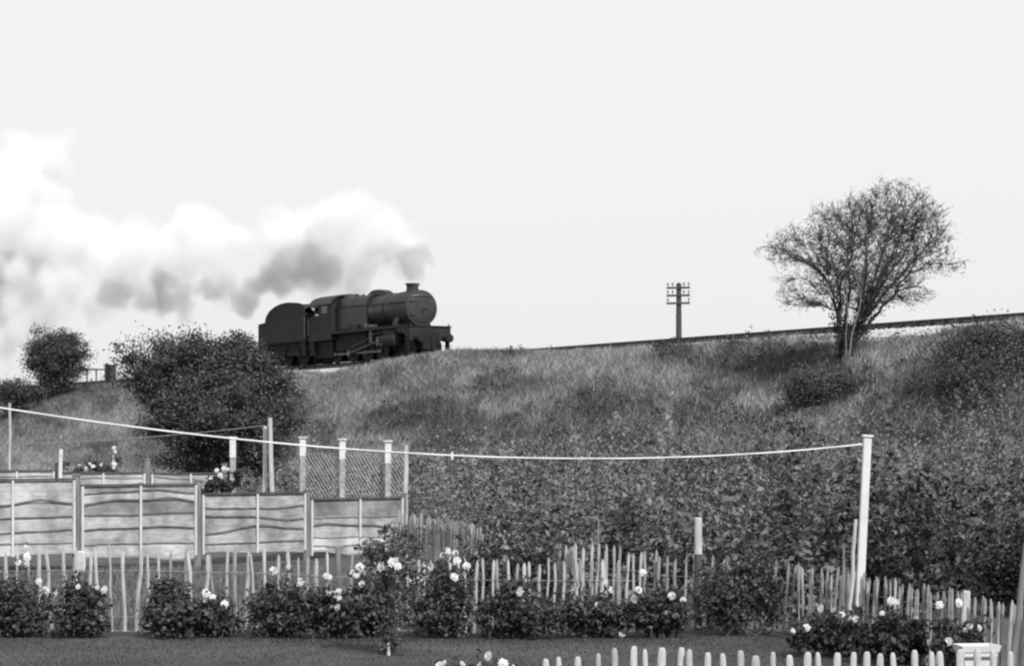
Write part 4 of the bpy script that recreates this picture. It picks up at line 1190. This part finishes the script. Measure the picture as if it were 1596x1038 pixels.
# second, thinner line further back, tied to the shorter pole
A2 = P(413, 655 + 8, 46.2); B2 = P(-60, 692, 50.0)
mb = MB(); mb.tube([A2.lerp(B2, t_) - A2 - Vector((0, 0, 4 * .10 * t_ * (1 - t_))) for t_ in np.linspace(0, 1, 24)], .0075, 5)
o = mb.build('clothes_line', M_wire, smooth=60); o.location = A2; tag(o, 'faint thin clothes line tied to the shorter wooden pole on the left', 'clothes line')

# ------------------------------------------------------------------ chestnut palings
def pale_mesh(seed, r_=.0185, L=1.0, point=.05, flat=.75, mt=None):
    r = random.Random(seed); n = 5
    pts = [(r.uniform(-.008, .008), r.uniform(-.006, .006), z * L) for z in (0, .25, .5, .75)] + [(0, 0, L - point), (r.uniform(-.006, .006), 0, L)]
    rad = [r_ * r.uniform(.85, 1.15) for _ in range(5)] + [r_ * .32]
    mb = MB(); mb.tube(pts, rad, n)
    mb.v = [(x, y * flat, z) for x, y, z in mb.v]
    return mb.mesh('paling', (mt or random.Random(seed).choice([M_pale, M_pale, M_paled, M_palew])), 35)
PM = [pale_mesh(i) for i in range(14)]
PD = [pale_mesh(i + 40, mt=M_paled if i % 3 else M_pale) for i in range(12)]
def round_pale(seed):
    r = random.Random(seed); w_ = .021 * r.uniform(.85, 1.15)
    pts = [(0, 0, 0), (r.uniform(-.004, .004), 0, .4), (0, 0, .80), (0, 0, .945), (0, 0, .975), (0, 0, .993), (0, 0, 1.0)]
    mb = MB(); mb.tube(pts, [w_, w_ * 1.05, w_ * .97, w_ * .98, w_ * .9, w_ * .7, w_ * .45], 8)
    mb.v = [(x + .004 * math.sin(z * 9 + seed), y * .55, z) for x, y, z in mb.v]
    return mb.mesh('paling', M_pale if seed % 3 == 0 else M_palew, 60)
PR = [round_pale(i) for i in range(8)]
def paling_fence(label, pts, step, meshes, seed, group='chestnut paling fences round the garden', explicit=None, gaps=(), lean_bias=0.0, wires=(.18, .72), jit=.35, widen=1.0, hj=1.0, lsd=.035):
    """pts: (px, d, top_py); palings spaced by `step` metres"""
    r = random.Random(seed)
    d0 = pts[0][1]; p0 = G(pts[0][0], d0)
    root = thing('paling_fence', label, 'fence', p0, 0, group)
    P3 = [(Vector((X(px, d), d, 0)), P(px, ty, d).z) for px, d, ty in pts]
    seg = [(P3[i + 1][0] - P3[i][0]).length for i in range(len(P3) - 1)]
    tot = sum(seg)
    def at(s):
        for i, L in enumerate(seg):
            if s <= L or i == len(seg) - 1:
                t = s / L; return P3[i][0].lerp(P3[i + 1][0], t), P3[i][1] + (P3[i + 1][1] - P3[i][1]) * t, (P3[i + 1][0] - P3[i][0]).normalized()
            s -= L
    sl_ = []
    if explicit:
        acc = 0
        for e in explicit:
            # find arc length whose picture column is e
            lo, hi = 0, tot
            for _ in range(40):
                m = (lo + hi) / 2; p, z, _d = at(m)
                if W / 2 + p.x / p.y * FOC < e: lo = m
                else: hi = m
            sl_.append(lo)
    else:
        s = step * .3
        while s < tot: sl_.append(s); s += step * (1 + r.uniform(-jit, jit))
    tops = []
    for s in sl_:
        p, z, dv = at(s)
        cpx = W / 2 + p.x / p.y * FOC
        if any(a < cpx < b_ for a, b_ in gaps): continue
        g = Hs(p.x, p.y)
        h = z - g + r.uniform(-.07, .035) * hj
        o = link('paling', r.choice(meshes), root)
        o.location = Vector((p.x, p.y + r.uniform(-.012, .012), g - .04)) - p0
        o.scale = (r.uniform(.8, 1.25) * widen, r.uniform(.9, 1.1), h + .04)
        o.rotation_euler = (r.gauss(0, .02), r.gauss(lean_bias, lsd), math.atan2(dv.y, dv.x) + r.uniform(-.3, .3))
    for wz in wires:
        mb = MB(); q = []
        for s in np.linspace(0, tot, max(12, int(tot / .4))):
            p, z, _ = at(s); g = Hs(p.x, p.y); q.append(Vector((p.x, p.y - .02, g + (z - g) * wz + random.uniform(-.012, .012))) - p0)
        mb.tube(q, .0035, 4); mb.build('wire', M_wire, root)
    return root
paling_fence('long chestnut paling fence behind the flowering plants across the left garden', [(-30, 24.7, 853), (200, 24.8, 851), (380, 24.8, 857), (600, 24.7, 866), (800, 24.5, 870), (990, 24.4, 872)], .155, PM, 3, explicit=[-22, -6, 10, 26, 48, 65, 82, 99, 114, 140, 158, 176, 195, 213, 231, 248, 267, 287, 304, 320, 337, 352, 368, 384, 401, 416, 433, 449, 464, 478, 494, 510, 544, 558, 574, 590, 606, 622, 637, 651, 664, 680, 697, 712, 726, 739, 754, 767, 780, 792, 804, 817, 828, 839, 852, 864, 876, 895, 910, 923, 936, 947, 963])
paling_fence('short paling fence slanting from the board fence end towards the scrub', [(620, 40.2, 796), (700, 37.0, 809), (772, 34.0, 824), (830, 31.5, 838)], .115, PD, 4, lean_bias=.05, gaps=((786, 800), (808, 822)))
paling_fence('tall close set palings between the fence corner and the stout post', [(868, 26.6, 848), (900, 26.0, 850), (965, 25.6, 851), (1030, 25.3, 862), (1086, 25.1, 866)], .085, PM, 6, lean_bias=.04)
paling_fence('ragged paling fence running from the stout post to the right edge', [(1100, 25.0, 866), (1240, 24.4, 878), (1320, 23.0, 888), (1400, 21.4, 902), (1500, 19.8, 918), (1640, 18.0, 945)], .105, PD, 7, lean_bias=.09, widen=.8)
near_px = [692, 716, 742, 768, 803, 845, 873, 902, 934, 960, 990, 1006, 1028, 1054, 1077, 1104, 1129, 1154, 1178, 1205, 1229, 1253, 1277, 1303, 1330, 1352, 1376, 1400, 1424, 1449, 1470, 1500, 1525, 1548, 1572, 1600, 1625]
paling_fence('pale round topped palings along the bottom edge nearest the camera', [(660, 13.3, 1058), (780, 13.1, 1038), (900, 13.0, 1020), (985, 12.9, 1006), (1100, 12.9, 1013), (1250, 12.8, 1018), (1400, 12.7, 1014), (1500, 12.6, 1008), (1650, 12.5, 1012)], .1, PR, 8, explicit=near_px, wires=(.3, .75), widen=.92, hj=.25, lsd=.012)
# broad white upright in the right hand run
b = G(1500, 19.6)
wpale = thing('white_post', 'broad weathered white board upright among the right hand palings', 'post', b)
mb = MB(); z1 = P(1501, 920, 19.6).z - b.z
mb.bevbox(-.032, .032, -.015, .015, -.2, z1, .01); o = mb.build('board', M_palew, wpale); o.rotation_euler = (0, .05, 0)

# ------------------------------------------------------------------ flowering plants
def flower_mesh(seed, white=True):
    r = random.Random(seed); mb = MB()
    for ring, (n, L, el, w_) in enumerate(((11, 1.0, .1, .46), (10, .85, .4, .42), (8, .62, .85, .36))):
        for k in range(n):
            a = 2 * math.pi * (k + .5 * (ring % 2)) / n + r.uniform(-.1, .1)
            c, s = math.cos(a), math.sin(a); ll = L * r.uniform(.88, 1.08)
            ce, se_ = math.cos(el), math.sin(el)
            def pt(u, w): return (c * u * ce - s * w, s * u * ce + c * w, u * se_ + .05 * ring)
            mb.add([pt(.08, 0), pt(ll * .6, w_ * .5), pt(ll, w_ * .12), pt(ll, -w_ * .12), pt(ll * .6, -w_ * .5)], [(0, 1, 2, 3, 4)])
    mb.lathe([(.1, .3), (.3, .26), (.4, .0)], 'z', 8, mi=0)
    return mb.mesh('flower', [M_petal, M_board])
FM = [flower_mesh(i) for i in range(5)]
def flowering(name, label, cat, px, d, ells_px, flowers, seed, leaf_n, leaf_size=.075, lm=M_dahlia, group='white flowering plants in the garden border', frad=.043, stems=7, cam_face=.8, spread=.5):
    r = np.random.default_rng(seed)
    b = G(px, d); B = np.array(b)
    root = thing(name, label, cat, b, 0, group)
    ells_ = [ell(a, c, rx, ry, d, depth=.9) for a, c, rx, ry in ells_px]
    tips = crown_pts(ells_, stems * 5, r, .3)
    paths, rads = [], []
    for k, t_ in enumerate(tips):
        s0 = B + np.array([r.normal(0, .05), r.normal(0, .05), -.03])
        s0[0] += (t_[0] - B[0]) * spread; s0[0] = B[0] + (s0[0] - B[0]) * min(1, spread * 2)
        paths.append(bez(s0, np.array([0, 0, 1.]), t_, 6)); rads.append(np.linspace(.008, .004, 6))
    fl = []
    for (fx, fy_) in flowers:
        p = np.array(P(fx, fy_, d - .18 + r.uniform(-.12, .12)))
        s0 = B + np.array([(p[0] - B[0]) * .6 * min(1, spread * 2), r.normal(0, .05), .1])
        paths.append(bez(s0, np.array([0, 0, 1.]), p, 6)); rads.append(np.linspace(.007, .004, 6)); fl.append(p)
    v, f = tubes_np(paths, rads, 4)
    link('stem', mesh_np('stem', v - B, f, [M_stem]), root)
    nsh = max(10, leaf_n // 26)
    sh = crown_pts(ells_, nsh, r, .3) + r.normal(0, .045, (nsh, 3))
    src = sh[r.integers(0, nsh, leaf_n)] + r.normal(0, .05, (leaf_n, 3)) * [1, 1, .8]
    src = np.concatenate([src, np.concatenate([p[2:] for p in paths])[r.integers(0, len(paths) * 4, leaf_n // 5)] + r.normal(0, .025, (leaf_n // 5, 3))])
    src = src[src[:, 2] > B[2] + .02]
    lq = leaf_quads(src - B, leaf_size * r.uniform(.55, 1.4, len(src)), np.tile([-.1, -.45, .7], (len(src), 1)), .55, .62, r)
    tag(link('foliage', mesh_np('foliage', lq.reshape(-1, 3), np.arange(len(lq) * 4).reshape(-1, 4), [lm]), root))
    for p in fl:
        o = link('flower', FM[int(r.integers(0, 5))], root)
        s = frad * r.uniform(.75, 1.3)
        o.location = p - B; o.scale = (s, s, s)
        dirv = Vector((r.normal(-.2, .45), -cam_face + r.normal(0, .25), .3)).normalized()
        o.rotation_euler = dirv.to_track_quat('Z', 'Y').to_euler()
    return root
D = 24.0
# px, label, foliage ellipses, flowers
plants = [
    (22, 'leafy white dahlia plant in the bottom left corner', [(20, 930, 34, 34), (45, 960, 40, 32), (0, 965, 40, 40), (20, 985, 45, 20)], [(28, 876), (43, 878), (0, 889), (71, 919), (87, 923), (60, 905)]),
    (130, 'second leafy dahlia plant from the left with white blooms beside the concrete spur', [(125, 935, 30, 28), (140, 958, 32, 30), (115, 970, 30, 24)], [(122, 914), (152, 915), (163, 919), (100, 900), (158, 966)]),
    (265, 'bushy green dahlia plant without open blooms on the left', [(268, 935, 32, 28), (255, 962, 36, 26), (285, 965, 30, 24), (270, 912, 16, 12)], []),
    (333, 'low dahlia plant with four white blooms below the third fence panel post', [(335, 958, 30, 26), (345, 972, 28, 18), (318, 970, 20, 18)], [(321, 924), (320, 935), (332, 931), (350, 941)]),
    (430, 'wide bushy dahlia plant under the third fence panel with small blooms', [(430, 940, 40, 30), (410, 962, 36, 26), (460, 958, 40, 30), (440, 920, 24, 16)], [(449, 882), (426, 889), (468, 907), (487, 956), (496, 948)]),
    (520, 'dahlia plant with clustered white blooms beside the stake with a crosspiece', [(515, 955, 36, 30), (540, 962, 32, 26), (505, 935, 24, 18)], [(513, 899), (515, 924), (528, 922), (529, 932), (527, 946), (509, 897), (521, 927)]),
    (575, 'white dahlia plant just left of the tall rose stem', [(575, 940, 34, 34), (565, 965, 40, 24), (590, 920, 26, 20)], [(560, 883), (555, 896), (564, 910), (581, 912), (599, 907), (559, 931), (551, 893)]),
    (690, 'tallest dahlia plant carrying the largest cluster of white blooms right of the rose', [(690, 925, 40, 36), (670, 955, 50, 30), (710, 955, 36, 32), (700, 895, 24, 20)], [(656, 901), (664, 896), (672, 884), (697, 859), (690, 865), (710, 862), (712, 874), (727, 882), (708, 899), (642, 905)]),
    (805, 'wide leafy dahlia plant with no open blooms in the middle of the border', [(800, 945, 50, 28), (770, 965, 36, 22), (840, 960, 40, 26), (810, 925, 26, 14)], [(811, 922)]),
    (925, 'low dahlia plant with bright round white blooms right of the middle', [(920, 958, 40, 24), (945, 965, 34, 20), (900, 962, 26, 20)], [(900, 912), (894, 919), (944, 907), (953, 919), (931, 942), (952, 958), (970, 987)]),
    (1025, 'last dahlia plant of the border with small blooms left of the stout post', [(1020, 945, 38, 28), (1050, 955, 32, 26), (1000, 960, 24, 20)], [(995, 919), (1026, 941), (1065, 935), (1053, 959), (1047, 928), (988, 933), (1002, 892)]),
]
for i, (px_, lab, el_, fl_) in enumerate(plants):
    flowering('dahlia_plant', lab, 'plant', px_, D - .1 * (i % 3), [(a, c, rx * .95, ry * 1.05) for a, c, rx, ry in el_], fl_, 100 + i, 2800, .056)
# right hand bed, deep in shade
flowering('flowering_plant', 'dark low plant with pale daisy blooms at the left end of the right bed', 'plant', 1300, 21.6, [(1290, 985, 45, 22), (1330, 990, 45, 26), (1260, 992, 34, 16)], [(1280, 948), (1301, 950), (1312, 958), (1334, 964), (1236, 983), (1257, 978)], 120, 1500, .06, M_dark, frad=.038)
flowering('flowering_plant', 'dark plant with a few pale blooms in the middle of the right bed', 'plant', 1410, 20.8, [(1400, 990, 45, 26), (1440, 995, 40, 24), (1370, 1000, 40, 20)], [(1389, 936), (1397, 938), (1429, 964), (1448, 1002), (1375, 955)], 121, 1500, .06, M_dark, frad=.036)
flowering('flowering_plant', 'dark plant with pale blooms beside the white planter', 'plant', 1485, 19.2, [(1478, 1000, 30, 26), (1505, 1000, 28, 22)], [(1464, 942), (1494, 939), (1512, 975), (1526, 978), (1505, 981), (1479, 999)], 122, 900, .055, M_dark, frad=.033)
# rose in front of the border
flowering('rose_bush', 'tall straggling rose on a single stem standing on the lawn edge', 'plant', 604, 21.8, [(610, 850, 40, 26), (640, 838, 30, 16), (600, 900, 26, 40), (630, 905, 34, 30), (585, 870, 18, 20), (605, 960, 18, 30), (608, 1000, 24, 20)], [(617, 872), (620, 882), (594, 882), (611, 876)], 130, 1500, .048, M_weed, frad=.045, spread=.04, stems=4)
b = G(605, 21.7); mb = MB()
st_ = thing('garden_stake', 'short pale stake at the foot of the tall rose', 'stake', b); mb.tube([(0, 0, -.1), (.005, 0, .05), (0, 0, .12)], [.018, .018, .014], 7); mb.build('shaft', M_palew, st_, 60)
# white blooms low in front, cut by the lower edge
flowering('flowering_plant', 'white blooms at the bottom edge left of the near palings', 'plant', 735, 13.6, [(700, 1062, 30, 18), (760, 1062, 40, 18)], [(693, 1033), (762, 1022), (720, 1036), (748, 1036), (784, 1034), (685, 1037)], 131, 500, .05, M_dahlia, frad=.030, cam_face=.5)
# plants behind the board fence
flowering('flowering_shrub', 'small shrub with white blooms behind the third board panel', 'shrub', 343, 44.0, [(345, 755, 26, 18), (330, 765, 20, 16), (352, 742, 14, 10)], [(338, 733), (349, 730), (355, 731), (328, 747), (322, 750), (343, 740)], 132, 700, .09, M_dark, frad=.048, group=None)
flowering('hollyhock', 'white spired hollyhock standing behind the second board fence', 'plant', 178, 54.0, [(178, 725, 6, 14), (176, 740, 12, 12)], [(178, 698), (179, 704), (177, 711), (178, 717), (178, 723), (177, 729)], 133, 220, .07, M_dahlia, frad=.055, group=None, stems=2)
flowering('flowering_shrub', 'low row of small pale blooms left of the hollyhock', 'shrub', 140, 53.0, [(140, 735, 36, 12), (110, 735, 20, 10)], [(124, 726), (140, 723), (145, 727), (158, 724), (133, 730)], 134, 700, .08, M_dahlia, frad=.05, group=None)
flowering('lupin', 'white flower spike above the palings in the left corner', 'plant', 41, 24.3, [(41, 930, 10, 40)], [(40, 852), (41, 857), (40, 862), (42, 868), (39, 873)], 135, 120, .05, M_dahlia, frad=.036, group=None, stems=2)

# ------------------------------------------------------------------ white planter at the right
b = G(1522, 17.6)
z1 = P(0, 1004, 17.6).z - b.z
pl = thing('garden_planter', 'white painted square planter with a wide rim beside the right hand palings', 'planter', b, .12)
def frustum(mb, h0, h1, a0, a1, t=.02, mi=0):
    vs = []
    for h, a in ((h0, a0), (h1, a1)): vs += [(-a, -a * .8, h), (a, -a * .8, h), (a, a * .8, h), (-a, a * .8, h)]
    for h, a in ((h1, a1 - t), (h0 + .02, a0 - t)): vs += [(-a, -a * .8, h), (a, -a * .8, h), (a, a * .8, h), (-a, a * .8, h)]
    fs = [(3, 2, 1, 0), (12, 13, 14, 15)]
    for r in range(3):
        for k in range(4): fs.append((r * 4 + k, r * 4 + (k + 1) % 4, (r + 1) * 4 + (k + 1) % 4, (r + 1) * 4 + k))
    mb.add(vs, fs, mi)
mb = MB(); frustum(mb, z1 - .052, z1, .145, .16, .025); mb.build('rim', M_white, pl)
mb = MB(); frustum(mb, .02, z1 - .054, .10, .135); mb.build('body', M_white, pl)
mb = MB(); mb.box(-.128, .128, -.115, -.104, z1 - .105, z1 - .085); mb.build('band', M_edge, pl)
mb = MB(); mb.box(-.115, .115, -.09, .09, .05, z1 - .07); mb.build('soil', M_soil, pl)

# ------------------------------------------------------------------ bits beside the line at the far left
d = 148.0
b = G(172, d); zt = P(172, 568, d).z
bx_ = thing('lineside_cabinet', 'small dark cabinet beside the line left of the large bush', 'cabinet', b, -.4)
hz = max(.5, zt - b.z)
mb = MB(); mb.bevbox(-.3, .3, -.25, .25, 0, hz - .08, .03); mb.build('body', M_tpole, bx_)
mb = MB(); mb.prism([(-.36, hz - .08), (.36, hz - .08), (.33, hz - .02), (-.33, hz + .02)], -.3, .3); mb.build('lid', M_tpole, bx_)
mb = MB(); mb.box(-.2, .2, -.262, -.25, .15, hz - .2); mb.build('door', M_loco2, bx_)
rl = thing('lineside_railing', 'short post and rail railing beside the small dark cabinet', 'railing', G(150, 150.0))
zr = P(0, 574, 150).z - rl.location.z
for x in (-.6, .0, .6):
    mb = MB(); mb.box(x - .04, x + .04, -.04, .04, -.2, zr); mb.build('post', M_tpole, rl)
mb = MB(); mb.box(-1.0, .9, -.07, -.042, zr - .14, zr - .04); mb.build('rail', M_tpole, rl)
